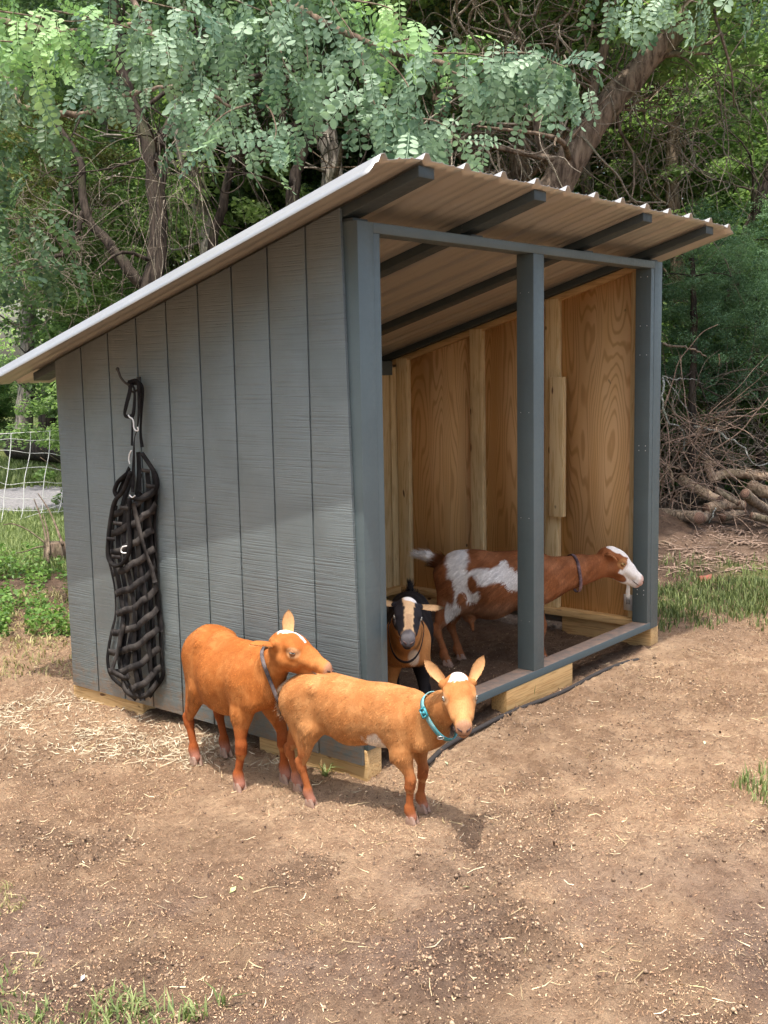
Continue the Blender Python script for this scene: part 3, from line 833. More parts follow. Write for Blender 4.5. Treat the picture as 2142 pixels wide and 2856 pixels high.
    pr.append((nb2, Hd(.020, 0, -.050), .060*neck_r*s, .036*neck_r*hs, .035*s, None, 1.))
    hc((-.002, 0, -.004), (.052, 0, .000), .049, .047, .02, l, 1.0)
    hc((.05, 0, .000), (.100, 0, -.016), .041, .036, .02, l, 1.0)
    hc((.09, 0, -.017), (.155, 0, -.034), .0325, .0265, .018, l, .94)
    hc((.020, 0, -.052), (.105, 0, -.060), .036, .025, .018, l, .92)
    hc((.105, 0, -.058), (.158, 0, -.062), .024, .0180, .012, l, 1.05)
    for sg in (1, -1):
        hc((.030, sg*.025, -.040), (.07, sg*.023, -.040), .030, .026, .016)
        hc((.042, sg*.0385, .013), (.070, sg*.0395, .008), .0160, .0125, .010)
        hc((.058, sg*.038, -.017), (.068, sg*.037, -.017), .0130, .0120, .010)
        hc((.064, sg*.032, -.014), (.125, sg*.020, -.030), .0150, .0170, .014)
        hc((.160, sg*.0110, -.036), (.166, sg*.0105, -.046), .0155, .0145, .010)
        hc((-.006, sg*.040, .004), (-.010, sg*.050, .008), .0175, .0145, .012)
    hc((.163, 0, -.040), (.168, 0, -.048), .0165, .0150, .008)
    hc((.008, 0, .022), (.03, 0, .022), .028, .026, .02)
    for e in extra:
        cone(*[e[0](X, A, Hd, LH), e[1](X, A, Hd, LH)], *e[2:])
    tl = []
    if tail:
        T = [A(X(-.06)+q[0]*s, q[1], q[2]) for q in tail]
        tl = T
        for i in range(len(T)-1): cone(T[i], T[i+1], .022-.004*i, .018-.004*i, .015)
    V, Q, N = mesh_sdf(pr, .0042 if not QUICK else .005)
    Vw = wor(V); Nw = N@R3
    # ears: cupped leaves, joined to the same skin
    EV = []; EQ = []; EN = []; nb_ = len(V); ecol = []
    for (b, tip, open_, wd) in ears:
        b = Hd(*b); tip = Hd(*tip); ax = tip-b; ln = np.linalg.norm(ax); ax = ax/ln
        op = nrm(f*open_[0]+l*open_[1]+u*open_[2]); op = nrm(op-ax*(op@ax)); sd = np.cross(ax, op)
        m = 12; nn = 9; rows = []
        for i in range(m+1):
            t = i/m
            wdt = wd*hs*(.46+1.10*t**.8)*(1-t**2.8)**.75 if t < 1 else .0008
            wdt = max(min(wdt, wd*hs*1.04), .0008)
            cup = (1.35-1.0*t)
            c = b-ax*.012*hs+ax*(ln+.012*hs)*t-op*.014*hs*math.sin(t*3.1)*.6
            for k in range(nn):
                q = (k/(nn-1)*2-1)*cup
                rows.append(c+sd*wdt*math.sin(q)/max(math.sin(min(cup, 1.5)), .5)+op*wdt*(1-math.cos(q))*.9)
        F_ = np.array(rows); th = .0032*hs
        ef = np.repeat(op[None], len(F_), 0)
        inner = F_+op*th*.5; outer = F_-op*th*.6
        for ly, sgn in ((inner, 1), (outer, -1)):
            o0 = nb_+sum(len(x) for x in EV)
            q_ = []
            for i in range(m):
                for k in range(nn-1):
                    w4 = (o0+i*nn+k, o0+i*nn+k+1, o0+(i+1)*nn+k+1, o0+(i+1)*nn+k)
                    q_.append(w4 if sgn > 0 else w4[::-1])
            EV.append(ly); EQ.append(np.array(q_)); EN.append(ef*sgn)
            ecol.append(np.full(len(ly), 1. if sgn > 0 else 2.))
        o0 = nb_+sum(len(x) for x in EV)-2*len(F_); o1 = o0+len(F_)
        ring = [i*nn for i in range(m+1)]+[m*nn+k for k in range(1, nn)]+[i*nn+nn-1 for i in range(m-1, -1, -1)]
        EQ.append(np.array([(o0+ring[i], o1+ring[i], o1+ring[i+1], o0+ring[i+1]) for i in range(len(ring)-1)]))
    reg = np.zeros(len(V))
    if EV:
        ev = np.vstack(EV); V = np.vstack([V, ev]); N = np.vstack([N, np.vstack(EN)]); Vw = wor(V); Nw = N@R3
        Q = np.vstack([Q]+EQ); reg = np.concatenate([reg, np.concatenate(ecol)])
    ctx = dict(X=X, s=s, hs=hs, f=f, l=l, u=u, po=po, LH=LH, org=org, hd=hd, L=L, loc=loc, reg=reg, tail=tl, N=N)
    def hloc(P):
        d = (P-po)/hs; a = d@f
        return np.stack([np.where(a > .064, .064+(a-.064)/1.16, a), d@l, d@u], -1)
    cols = colf(V, hloc(V), ctx)
    root = empty(name, org, math.atan2(hd[1], hd[0]), label, 'goat')
    def child(o): # world coordinates -> under the root
        o.parent = root; bpy.context.view_layer.update(); o.matrix_parent_inverse = root_inv; return o
    rz = math.atan2(hd[1], hd[0]); root_inv = (Matrix.Translation(Vector(org)) @ Matrix.Rotation(rz, 4, 'Z')).inverted()
    hv = hloc(V); hd_ = ((hv[:, 0] > -.02) & (np.abs(hv[:, 1]) < .08) & (np.abs(hv[:, 2]+.02) < .10)) | (reg > 0)
    under = np.where(hd_[:, None], .95, np.where((V[:, 2] < .24*s)[:, None], .95, .86))*np.ones(3)      # body colour darkened so gaps between hairs read as shaded
    body = child(mesh_np('body', Vw, [Q], M['fur'], None, cols=cols*under, smooth=True))
    # ---- hair
    va = Vw[Q]; ar = .5*np.linalg.norm(np.cross(va[:, 2]-va[:, 0], va[:, 3]-va[:, 1]), axis=1)
    n = fur_n if not QUICK else fur_n
    fi = rng.choice(len(Q), n, p=ar/ar.sum()); r1 = rng.random((n, 1)); r2 = rng.random((n, 1))
    P = (V[Q[fi, 0]]*(1-r1)+V[Q[fi, 1]]*r1)*(1-r2)+(V[Q[fi, 3]]*(1-r1)+V[Q[fi, 2]]*r1)*r2
    Nf = nrm(N[Q[fi, 0]]+N[Q[fi, 2]]); rg = reg[Q[fi, 0]]
    hl = hloc(P)
    flow = np.tile(np.array([-.75, 0, -.65]), (n, 1))
    belly_ = sstep(.36, .30, P[:, 2]/s)[:, None]
    flow = flow*(1-belly_)+np.array([-.25, 0, -1.])*belly_
    leg = P[:, 2]/s < .27
    flow[leg] = (0, 0, -1)
    front = sstep(X(.95), X(1.25), P[:, 0])[:, None]
    flow = flow*(1-front)+np.array([-.1, 0, -1.])*front
    onh = (hl[:, 0] > -.03) & (np.abs(hl[:, 1]) < .075) & (np.abs(hl[:, 2]+.02) < .09)
    flow[onh] = (-f*.9+u*.1-(l)*0)
    if fur_dir is not None: flow = fur_dir(P, flow, ctx)
    flow = flow+(rng.random((n, 3))-.5)*.34
    # swirl so that the coat shows locks
    ph = np.sin(P[:, 0]*38+np.sin(P[:, 2]*31)*2)[:, None]
    flow = flow+np.array([0, 0, .12])*ph
    tg = nrm(flow-Nf*np.sum(flow*Nf, 1, keepdims=True))
    ln = fur_len*(.55+.8*rng.random((n, 1)))*np.where(onh[:, None], .40, 1.)*np.where(leg[:, None] & ~onh[:, None], .62, 1.)
    ln *= np.where(rg[:, None] > 0, .35, 1.)
    ln *= 1+1.2*sstep(.31, .27, P[:, 2]/s)[:, None]*(P[:, 2:3]/s > .22)*(~onh[:, None])*(np.abs(P[:, 0:1]-X(.5)) < .2)*.6
    lift = .03+.11*rng.random((n, 1))
    if tl:
        td = np.min([np.linalg.norm(P-t_, axis=1) for t_ in tl[1:]], 0); k_ = td < .045
        ln[k_] *= 2.2; tdv = nrm(tl[-1]-tl[0]); tg[k_] = nrm(tdv+(rng.random((k_.sum(), 3))-.5)*.7); lift[k_] = .15
    wd = (.0008+.0009*rng.random((n, 1)))*np.where(onh[:, None], .8, 1)*hair
    side = nrm(np.cross(tg, Nf))
    p0 = P-Nf*.001; p1 = p0+(tg*.9+Nf*lift)*ln*.55; p2 = p1+(tg+Nf*(-.12))*ln*.5
    SV = np.stack([p0-side*wd, p0+side*wd, p1-side*wd*.8, p1+side*wd*.8, p2], 1)
    b5 = np.arange(n)[:, None]*5
    cf = colf(P, hl, dict(ctx, reg=rg, N=Nf))
    al = P[:, 0]*-.75+P[:, 2]*-.65; pe = P[:, 0]*.65-P[:, 2]*.75
    st1 = vnoise(al*16+3*vnoise(P[:, 0]*9, P[:, 2]*9, 5), pe*120, 3)*.65+vnoise(al*30, pe*230, 8)*.35
    st2 = vnoise(P[:, 2]*18, (P[:, 0]+P[:, 1])*140, 4)
    hs_ = vnoise(hl[:, 0]*40, hl[:, 1]*260+hl[:, 2]*150, 6)
    st = np.where(onh, .5+.35*(hs_-.5), np.where(leg, st2, st1))[:, None]
    jit = np.where(onh[:, None], .66+.6*st, .55+.90*st)+.16*(rng.random((n, 1))-.5)
    cf = cf*jit
    SN = nrm(Nf+tg*.15+(rng.random((n, 3))-.5)*.42)@R3
    vt = wor(SV.reshape(-1, 3))
    fo = mesh_np('coat', vt, [b5+np.array([0, 1, 3, 2]), b5+np.array([2, 3, 4])], M['strand'], None, cols=np.repeat(cf, 5, 0), smooth=True, normals=np.repeat(SN, 5, 0))
    child(fo); tag(fo, kind='stuff')
    # ---- eyes
    for sg in (1, -1):
        c = Hd(.064, sg*.0462, -.0015); o_ = nrm(l*sg*.85+f*.42+u*.22)
        m = MB(); m.ball((0, 0, 0), .0118*hs, 14, 10)
        v = wor(np.array(m.v[0])+c); m.v = [v]
        e = child(m.build('eye', M[eye], smooth=True))
        m = MB(); t1 = nrm(np.cross(o_, u)); t2 = np.cross(t1, o_)
        pts = []; k_ = 12
        for i in range(k_):
            a = i*2*np.pi/k_; q = t1*math.cos(a)*.0062+t2*math.sin(a)*.0020
            r_ = math.sqrt(max(.0121**2-q@q, 0)); pts.append(c+(q+o_*r_)*hs)
        pts.append(c+o_*.0123*hs)
        m.add(wor(np.array(pts)), T=[(i, (i+1) % k_, k_) for i in range(k_)])
        m.build('pupil', M['pupil'], e)
        # lids: two shells over the ball
        lc = colf(np.array([c]), np.array([[.064, sg*.05, 0.]]), dict(ctx, reg=np.zeros(1), N=np.array([o_])))[0]*np.array([.52, .46, .44])
        m = MB()
        for (e0, e1) in ((lid_[0], 88), (-lid_[1], -88)):
            VV = []
            for i in range(9):
                aa = math.radians(-78+156*i/8); cl_ = 1-.75*abs(aa/1.36)**2.2
                for j in range(6):
                    ee = math.radians(e0*cl_+(e1-e0*cl_)*j/5); VV.append(c+(o_*math.cos(ee)*math.cos(aa)+t1*math.sin(aa)*math.cos(ee)+t2*math.sin(ee))*.0134*hs)
            Qs_ = [(i*6+j, i*6+j+1, (i+1)*6+j+1, (i+1)*6+j) for i in range(8) for j in range(5)]
            m.add(wor(np.array(VV)), Qs_, col=tuple(lc))
        lid = m.build('eyelid', M['strand'], None, smooth=True, col=True); child(lid)
    for sg in (1, -1):
        m = MB(); c = wor(Hd(.1800, sg*.0090, -.0410)); a_ = wor(Hd(.1735, sg*.0215, -.0335))
        m.tube([c+(wor(Hd(.004, -sg*.002, -.004))-wor(Hd(0, 0, 0)))*.6, c, (c+a_)/2+(wor(Hd(.0035, 0, .0015))-wor(Hd(0, 0, 0))), a_], np.array([.0022, .0034, .0030, .0016])*hs, 7)
        child(m.build('nostril', M['nostril'], smooth=True))
    for sg in (1, -1):
        m = MB(); m.tube(wor(np.array([Hd(.1790, 0, -.0575), Hd(.1745, sg*.0125, -.0590), Hd(.1600, sg*.0235, -.0590), Hd(.1420, sg*.0290, -.0545), Hd(.128, sg*.0300, -.0490)])), np.array([.0016, .0018, .0020, .0018, .0008])*hs, 6)
        child(m.build('mouth', M['nostril'], smooth=True))
    # ---- cloven hooves
    for k in ('FL', 'FR', 'RL', 'RR'):
        m = MB(); c = LH[k]
        for sg in (1, -1):
            y = sg*.0105*s
            x0, x1 = -.017*s, .034*s
            for_ = [(x0, y-.009*s, -.002), (x1*.75, y-.0085*s+sg*.001, -.002), (x1, y+sg*.0015, -.002), (x1*.75, y+.0085*s+sg*.001, -.002), (x0, y+.009*s, -.002)]
            top_ = [(x0+.004*s, y-.0085*s, .034*s), (.012*s, y-.009*s, .036*s), (.017*s, y, .036*s), (.012*s, y+.009*s, .036*s), (x0+.004*s, y+.0085*s, .034*s)]
            Vv = wor(c+np.array(for_+top_))
            m.add(Vv, [(i, (i+1) % 5, 5+(i+1) % 5, 5+i) for i in range(5)], [(0, 2, 1), (0, 3, 2), (0, 4, 3), (5, 6, 7), (5, 7, 8), (5, 8, 9)])
        child(m.build('hoof', M['hoof'], bevel=.002))
    return dict(root=root, wor=wor, loc=loc, Hd=Hd, X=X, A=A, s=s, hs=hs, child=child, R3=R3, V=V, nb=nb, base=base, root_inv=root_inv, f=f, l=l, u=u, po=po)

def collar(G, c, nrm_dir, mat, width=.018, lift=.006, slack=(0, 0, 0), buckle=None, ring=False, tagm=None):
    """a band lying on the skin where the plane through c cuts the neck (all goat-local)"""
    V = G['V']; n_ = nrm(nrm_dir); d = (V-c)@n_
    k = (np.abs(d) < .007) & (np.linalg.norm(V-c, axis=1) < .17)
    a1 = nrm(np.cross(n_, [0, 1., 0])); a2 = np.cross(n_, a1)
    P = V[k]-c; x = P@a1; y = P@a2; ang = np.arctan2(y, x); r = np.hypot(x, y)
    m_ = 44; rad = []
    for i in range(m_):
        t = -np.pi+(i+.5)*2*np.pi/m_
        q = np.abs((ang-t+np.pi) % (2*np.pi)-np.pi) < .16
        rad.append(np.percentile(r[q], 80) if q.any() else np.nan)
    rad = np.array(rad); rad[np.isnan(rad)] = np.nanmean(rad)
    for _ in range(3): rad = (np.roll(rad, 1)+rad*2+np.roll(rad, -1))/4
    m = MB(); th = -np.pi+(np.arange(m_)+.5)*2*np.pi/m_
    sl = np.asarray(slack, float)
    C = []
    for i in range(m_):
        e = a1*math.cos(th[i])+a2*math.sin(th[i]); C.append((c+e*(rad[i]+lift)+sl*max(0, e@nrm(sl))**2 if sl@sl > 0 else c+e*(rad[i]+lift), e))
    VV = []
    for (p, e) in C:
        for (a, b) in ((-.5, 0), (.5, 0), (.5, .0028), (-.5, .0028)): VV.append(p+n_*width*a+e*b)
    Q = []
    for i in range(m_):
        for k_ in range(4):
            j = (i+1) % m_; Q.append((i*4+k_, i*4+(k_+1) % 4, j*4+(k_+1) % 4, j*4+k_))
    m.add(G['wor'](np.array(VV)), Q)
    o = G['child'](m.build('collar', mat))
    def sub(mb_, nm, mt, sm=False):
        return mb_.build(nm, mt, o, smooth=sm)
    if buckle is not None:
        b_dir, bm = buckle; b_dir = nrm(b_dir)
        i = int(np.argmax([e@b_dir for p, e in C])); p, e = C[i]; t_ = np.cross(n_, e); m = MB()
        w2, h2, dp = width*.72, .017, .008
        for (a0, a1_, b0, b1) in ((-w2, w2, -h2, -h2+.005), (-w2, w2, h2-.005, h2), (-w2, -w2+.005, -h2, h2), (w2-.005, w2, -h2, h2), (-w2*.6, w2*.6, -.004, .005)):
            m.hexa(G['wor'](np.array([p+n_*x+t_*y+e*z for z in (.001, dp) for (x, y) in ((a0, b0), (a1_, b0), (a1_, b1), (a0, b1))])))
        sub(m, 'buckle', bm)
    if ring:
        r_dir = nrm(ring); i = int(np.argmax([e@r_dir for p, e in C])); p, e = C[i]; t_ = np.cross(n_, e)
        c0 = p+e*.006; m = MB()
        m.tube(G['wor'](np.array([c0+t_*math.cos(a)*.011+n_*math.sin(a)*.011+e*.003 for a in np.linspace(0, 2*np.pi, 17)])), .0017, 6, cap=False)
        sub(m, 'ring', M['steel'], True)
    return o
# ---------------------------------------------------------------- the herd
def vn3(P, sc, seed=0):
    return (vnoise(P[:, 0]*sc, P[:, 1]*sc, seed)+vnoise(P[:, 1]*sc+9, P[:, 2]*sc, seed+1)+vnoise(P[:, 2]*sc, P[:, 0]*sc+5, seed+2))/3
def mixc(c, d, f): f = np.clip(f, 0, 1)[:, None]; return c*(1-f)+np.array(d)*f
def red_goat(base, leg, light, white_belly=False, pale_tail=False, stripe=False):
    def colf(V, hl, c):
        s = c['s']; z = V[:, 2]/s; n = vn3(V, 22., 3); n2 = vn3(V, 70., 8)
        a, b, h = hl[:, 0], hl[:, 1], hl[:, 2]
        onh = (a > -.05) & (np.abs(b) < .075) & (np.abs(h+.02) < .10)
        C = np.tile(np.array(base), (len(V), 1))
        C = mixc(C, light, sstep(.42, .62, n)*.35)
        C = mixc(C, np.array(base)*(.80, .72, .65), sstep(.56, .40, n2)*.5)
        lg = sstep(.30, .16, z)*(~onh); C = mixc(C, leg, lg)
        C = mixc(C, light, sstep(.32, .26, z)*sstep(.0, .5, np.abs(c['N'][:, 2]))*(c['N'][:, 2] < -.25)*(~onh)*.6)
        C = mixc(C, (.36, .20, .17), sstep(.075, .035, z)*.55*(~onh))
        # head: paler muzzle and eye rings, white poll
        C = mixc(C, light, (sstep(.08, .15, a)*.55*onh))
        C = mixc(C, (.40, .225, .15), sstep(.158, .172, a)*onh*.8)
        er = np.hypot(a-.064, (h+.001)*1.2); C = mixc(C, (.62, .40, .22), sstep(.027, .018, er)*onh*(np.abs(b) > .03)*.5)
        pn = (vn3(V, 130., 5)-.5)*.022
        pw = sstep(.034, .026, np.hypot((a-.016)*.85, b*1.0)+pn)*(h > .010)
        if stripe:
            pw = np.maximum(sstep(.026, .018, np.hypot((a-.0)*.9, b*1.)+pn)*(h > .012), sstep(.008, .004, np.abs(b-.008+(a-.02)*.25)+pn*.4)*(a > .01)*(a < .085)*(h > .0))
        C = mixc(C, (.84, .80, .76), pw*(c['reg'] == 0))
        ear = c['reg']; C = np.where((ear == 1)[:, None], np.array([.62, .36, .17])*(.85+.3*n2[:, None]), C); C = np.where((ear == 2)[:, None], np.array(base)*(1.05, 1.1, 1.2), C)
        if white_belly:
            X = c['X']; q = np.hypot((V[:, 0]-X(.74))/.050, (z-.305)/.048)+(vn3(V, 60., 4)-.5)*1.2
            C = mixc(C, (.84, .76, .68), sstep(1.15, .75, q)*(V[:, 1] < .02))
        if pale_tail and c['tail']:
            d = np.min([np.linalg.norm(V-t, axis=1) for t in c['tail'][1:]], 0)
            C = mixc(C, (.74, .60, .44), sstep(.055, .03, d)*.85)
        return C
    return colf
HF = lambda r, u_, f_: RT*r+UP*u_+FW*f_
G0 = on_ground
# the bigger red goat by the side wall, head turned to the right
hoA = [G0(797, 2180), G0(669, 2206), G0(630, 2106), G0(546, 2131)]
def tail_up(lst): return lst
gA = make_goat('goat', 'deep orange goat in a grey patterned collar standing at the side wall, head in profile', hoA,
    at_depth(789, 1797, 4.06), HF(.90, -.24, -.36), HF(.28, .93, -.22), s=1.05, hs=1.06,
    ears=[((-.012, -.046, .006), (-.066, -.122, .006), (.1, .35, -1.), .0195), ((-.004, .038, .022), (-.030, .060, .108), (.55, -.75, .1), .0215)],
    colf=red_goat((.41, .135, .032), (.30, .080, .022), (.62, .27, .09), stripe=True), belly=.022, lift_back=.02, girth=1.06,
    tail=[(0, 0, .455), (-.03, 0, .45), (-.045, 0, .43)], fur_n=110000, fur_len=.0145, neck_r=.74, lid_=(8, 14))
collar(gA, gA['base']*.45+gA['A'](gA['X'](1.06), 0, .39)*.55, gA['R3']@(RT*.93+UP*.35-FW*.1), M['collar_grey'], .014, .004, slack=(.02, 0, -.035))
# the small goat in front with the teal collar, facing the lens
hoB = [G0(1178, 2262), G0(1147, 2297), G0(832, 2204), G0(866, 2248)]
gB = make_goat('goat', 'pale orange kid in a teal collar, white patch on its head, staring at the camera', hoB,
    at_depth(1277, 1916, 3.60), HF(.04, -.37, -.93), HF(-.02, .93, -.37), s=.90, hs=1.0,
    ears=[((-.008, .046, .016), (-.034, .088, .094), (.8, -.2, .1), .0180), ((-.008, -.046, .016), (-.034, -.106, .086), (.8, .2, .1), .0180)],
    colf=red_goat((.45, .190, .064), (.31, .098, .032), (.60, .32, .135), True, True), girth=1.0,
    tail=[(.02, 0, .462), (-.035, 0, .452), (-.05, 0, .40), (-.052, 0, .365)], fur_n=120000, fur_len=.0155, neck_r=.80, lid_=(38, 40))
collar(gB, gB['base']*.45+gB['A'](gB['X'](1.04), 0, .41)*.55, gB['base']-gB['A'](gB['X'](.97), 0, .42)+np.array([0, 0, .05]), M['teal'], .020, .005,
    slack=(.015, 0, -.03), buckle=((-.2, -1, .15), M['teal_plastic']), ring=(.3, -.6, -.9))
# brown and white doe inside
def doe_col(V, hl, c):
    s = c['s']; z = V[:, 2]/s; n = vn3(V, 20., 3); a, b, h = hl[:, 0], hl[:, 1], hl[:, 2]
    onh = (a > -.03) & (np.abs(b) < .075) & (np.abs(h+.02) < .10)
    C = np.tile(np.array([.25, .090, .034]), (len(V), 1)); C = mixc(C, (.36, .15, .07), sstep(.45, .65, n)*.5)
    C = mixc(C, (.44, .25, .15), sstep(.34, .27, z)*sstep(.25, .2, z*0)*((c['N'][:, 2] < -.1) & ~onh)*.7)
    C = mixc(C, (.30, .11, .045), sstep(.28, .15, z)*.7)
    side = V[:, 1] < .03
    ns = (vn3(V, 34., 6)-.5)*.9+(vn3(V, 90., 16)-.5)*.5
    wf = np.zeros(len(V)); bf = np.zeros(len(V))
    for (X0, Y0, rx, ry) in ((735, 330, 130, 160), (750, 520, 120, 150), (800, 680, 130, 130), (930, 790, 110, 95), (1090, 540, 170, 95), (1370, 520, 170, 100), (1385, 430, 55, 80), (1560, 620, 140, 95), (690, 960, 90, 100), (620, 1080, 62, 160), (1930, 980, 60, 40), (720, 840, 50, 120)):
        p = c['loc'](at_plane(1130+X0*.1989, 1500+Y0*.1989, c)); wf = np.maximum(wf, sstep(1.18, .88, np.hypot((V[:, 0]-p[0])/(rx*.00043), (V[:, 2]-p[2])/(ry*.00043))+ns*.28))
    for (X0, Y0, rx, ry) in ((960, 645, 78, 110), (800, 860, 66, 95), (620, 750, 78, 190), (1335, 700, 85, 95)):
        p = c['loc'](at_plane(1130+X0*.1989, 1500+Y0*.1989, c)); bf = np.maximum(bf, sstep(1.18, .9, np.hypot((V[:, 0]-p[0])/(rx*.000376), (V[:, 2]-p[2])/(ry*.000376))+ns*.22))
    C = mixc(C, (.84, .81, .78), wf*(1-bf)*(V[:, 1] < .05)*(~onh))
    if c['tail']:
        d = np.min([np.linalg.norm(V-t, axis=1) for t in c['tail'][2:]], 0); C = mixc(C, (.80, .76, .72), sstep(.06, .035, d))
    p = c['loc'](at_plane(1667, 1606, c, -.055)); C = mixc(C, (.78, .74, .71), sstep(1.2, .85, np.hypot((V[:, 0]-p[0])/.042, (V[:, 2]-p[2])/.036)+ns*.3)*(V[:, 1] < .02)*((V[:, 0] > c['X'](1.2))*(a < .03)))
    pn = (vn3(V, 100., 5)-.5)*.012
    wh = np.maximum(sstep(.074, .080, a+pn), sstep(.032, .036, h+pn)*(a > -.03))
    wh = np.maximum(wh, sstep(.060, .066, a+pn)*sstep(-.024, -.030, h))
    wh = np.maximum(wh, sstep(.020, .014, np.abs(b))*sstep(.035, .045, a)*(h > 0))
    blob = sstep(1.1, .9, np.hypot((a-.078)/.034, (h+.066)/.019))
    wh = wh*(1-blob)
    C = mixc(C, (.80, .77, .74), wh*onh*(c['reg'] == 0))
    C = mixc(C, (.58, .36, .30), sstep(.155, .168, a)*onh*.85)
    C = mixc(C, (.44, .22, .09), sstep(.030, .018, np.hypot(a-.064, h))*onh*(np.abs(b) > .03)*.8*(1-wh*.6))
    C = np.where((c['reg'] > 0)[:, None], np.array([.40, .17, .07]), C)
    return C
def at_plane(u, v, c, y=-.12):
    """the spot on the goat's right flank seen there, as a world point"""
    d = ray(u, v); p0 = c['org']+c['L']*y; t = ((p0-CAM)@c['L'])/(d@c['L']); return CAM+d*t
hoC = [G0(1512, 1846), G0(1484, 1862), G0(1283, 1842), G0(1245, 1858)]
gC = make_goat('goat', 'brown and white spotted doe standing inside the shed in profile, bearded, tail raised', hoC,
    at_depth(1697, 1552, 5.80), HF(.90, -.43, .02), HF(.43, .90, -.10), s=1.14, hs=1.13,
    ears=[((-.014, -.046, .006), (.026, -.092, .004), (.35, -.6, -.7), .019), ((-.010, .046, .004), (.03, .095, -.006), (.3, .6, -.7), .020)],
    colf=doe_col, belly=.030, girth=1.12, tail=[(.02, 0, .455), (-.03, 0, .475), (-.075, 0, .50), (-.125, 0, .505)], eye='eye_amber', fur_n=110000, fur_len=.022, neck_r=.95,
    extra=[(lambda X, A, Hd, LH: A(X(.16), .0, .27), lambda X, A, Hd, LH: A(X(.20), .0, .235), .050, .036, .03), (lambda X, A, Hd, LH: A(X(.22), -.028, .22), lambda X, A, Hd, LH: A(X(.24), -.030, .175), .014, .008, .02),
           (lambda X, A, Hd, LH: A(X(.20), .028, .22), lambda X, A, Hd, LH: A(X(.22), .030, .180), .014, .008, .02)])
collar(gC, gC['base']*.50+gC['A'](gC['X'](1.04), 0, .42)*.50, gC['base']-gC['A'](gC['X'](1.0), 0, .41)+np.array([.0, 0, -.02]), M['collar_pink'], .017, .004, slack=(.01, 0, -.02))
m = MB()
for k in range(46):
    p = gC['Hd'](.118+.012*rng.random(), (rng.random()-.5)*.014, -.068); a = rng.random()*.3-.15; L_ = .05+.05*rng.random()
    P = np.array([p, p+np.array([.004+a*.02, (rng.random()-.5)*.01, -L_*.5]), p+np.array([a*.05, (rng.random()-.5)*.014, -L_])]); m.tube(gC['wor'](spline(P, 5)), [.0011, .0011, .0009, .0008, .0003], 4, cap=False, col=(.78, .74, .68))
gC['child'](m.build('beard', M['strand'], col=True))
# tan and black doe looking out past the front post
def tan_col(V, hl, c):
    s = c['s']; z = V[:, 2]/s; n = vn3(V, 20., 3); a, b, h = hl[:, 0], hl[:, 1], hl[:, 2]; ab = np.abs(b)
    onh = (a > -.045) & (ab < .075) & (np.abs(h+.02) < .11)
    C = np.tile(np.array([.46, .20, .065]), (len(V), 1)); C = mixc(C, (.56, .28, .11), sstep(.45, .65, n)*.6)
    blk = np.array([.014, .012, .013]); X = c['X']
    C = mixc(C, blk, sstep(X(.98), X(.90), V[:, 0]+(n-.5)*.05)*sstep(.24, .28, z))
    C = mixc(C, blk, sstep(.33, .29, z)*(V[:, 1] > 0)); C = mixc(C, blk, sstep(.15, .12, z))
    C = mixc(C, (.70, .60, .50), sstep(1.2, .8, np.hypot((V[:, 1]-.035)/.022, (z-.36)/.045))*(V[:, 0] > X(1.)))
    H = np.tile(np.array([.50, .24, .09]), (len(V), 1)); pn = (vn3(V, 140., 5)-.5)*.010
    H = mixc(H, (.62, .42, .24), sstep(.030, .018, ab+pn))
    band = sstep(.021+.0, .025, ab+pn)*sstep(.052, .040, -h+pn*2)*sstep(.15, .12, a)
    band = np.maximum(band, sstep(.016, .021, ab+pn)*(a > .06)*sstep(-.048, -.036, h)*sstep(.15, .135, a))
    H = mixc(H, (.022, .020, .024), band)
    H = mixc(H, (.40, .25, .15), sstep(.015, .008, ab+pn)*(a > .09)*.6)
    H = mixc(H, (.095, .088, .095), sstep(.138, .148, a+pn)); H = mixc(H, (.03, .027, .03), sstep(-.052, -.058, h)*(a > .12))
    H = mixc(H, (.82, .80, .78), sstep(.030, .024, np.hypot(a-.002, b-.008)+pn)*(h > .015))
    H = mixc(H, (.30, .26, .26), sstep(.020, .014, np.hypot(a-.066, h+.018))*(ab > .028)*.7)
    C = np.where(onh[:, None], H, C)
    C = np.where((c['reg'] == 1)[:, None], np.array([.50, .32, .17])*(1-.9*sstep(.115, .135, ab))[:, None], C); C = np.where((c['reg'] == 2)[:, None], np.array([.02, .018, .02]), C)
    return C
hoD = [(.56, .16, 0), (.48, .28, 0), (.92, .42, 0), (.84, .54, 0)]
gD = make_goat('goat', 'tan and black goat with a striped face peering out beside the front corner post', hoD,
    at_depth(1135, 1699, 4.36), HF(.03, -.40, -.91), HF(.10, .91, -.40), s=1.0, hs=1.0,
    ears=[((-.008, .046, .010), (-.006, .148, .016), (.45, -.1, .9), .0150), ((-.008, -.046, .010), (-.006, -.135, .030), (.45, .1, .9), .0150)],
    colf=tan_col, girth=1.05, tail=[(.02, 0, .455), (-.02, 0, .49), (-.03, 0, .54)], fur_n=30000, fur_len=.014, neck_r=1.0, eye='eye_pale', lid_=(36, 38))
collar(gD, gD['base']*.35+gD['A'](gD['X'](1.06), 0, .40)*.65, gD['base']-gD['A'](gD['X'](1.0), 0, .40)+np.array([0, 0, .06]), M['collar_black'], .022, .005, slack=(.02, 0, -.03))
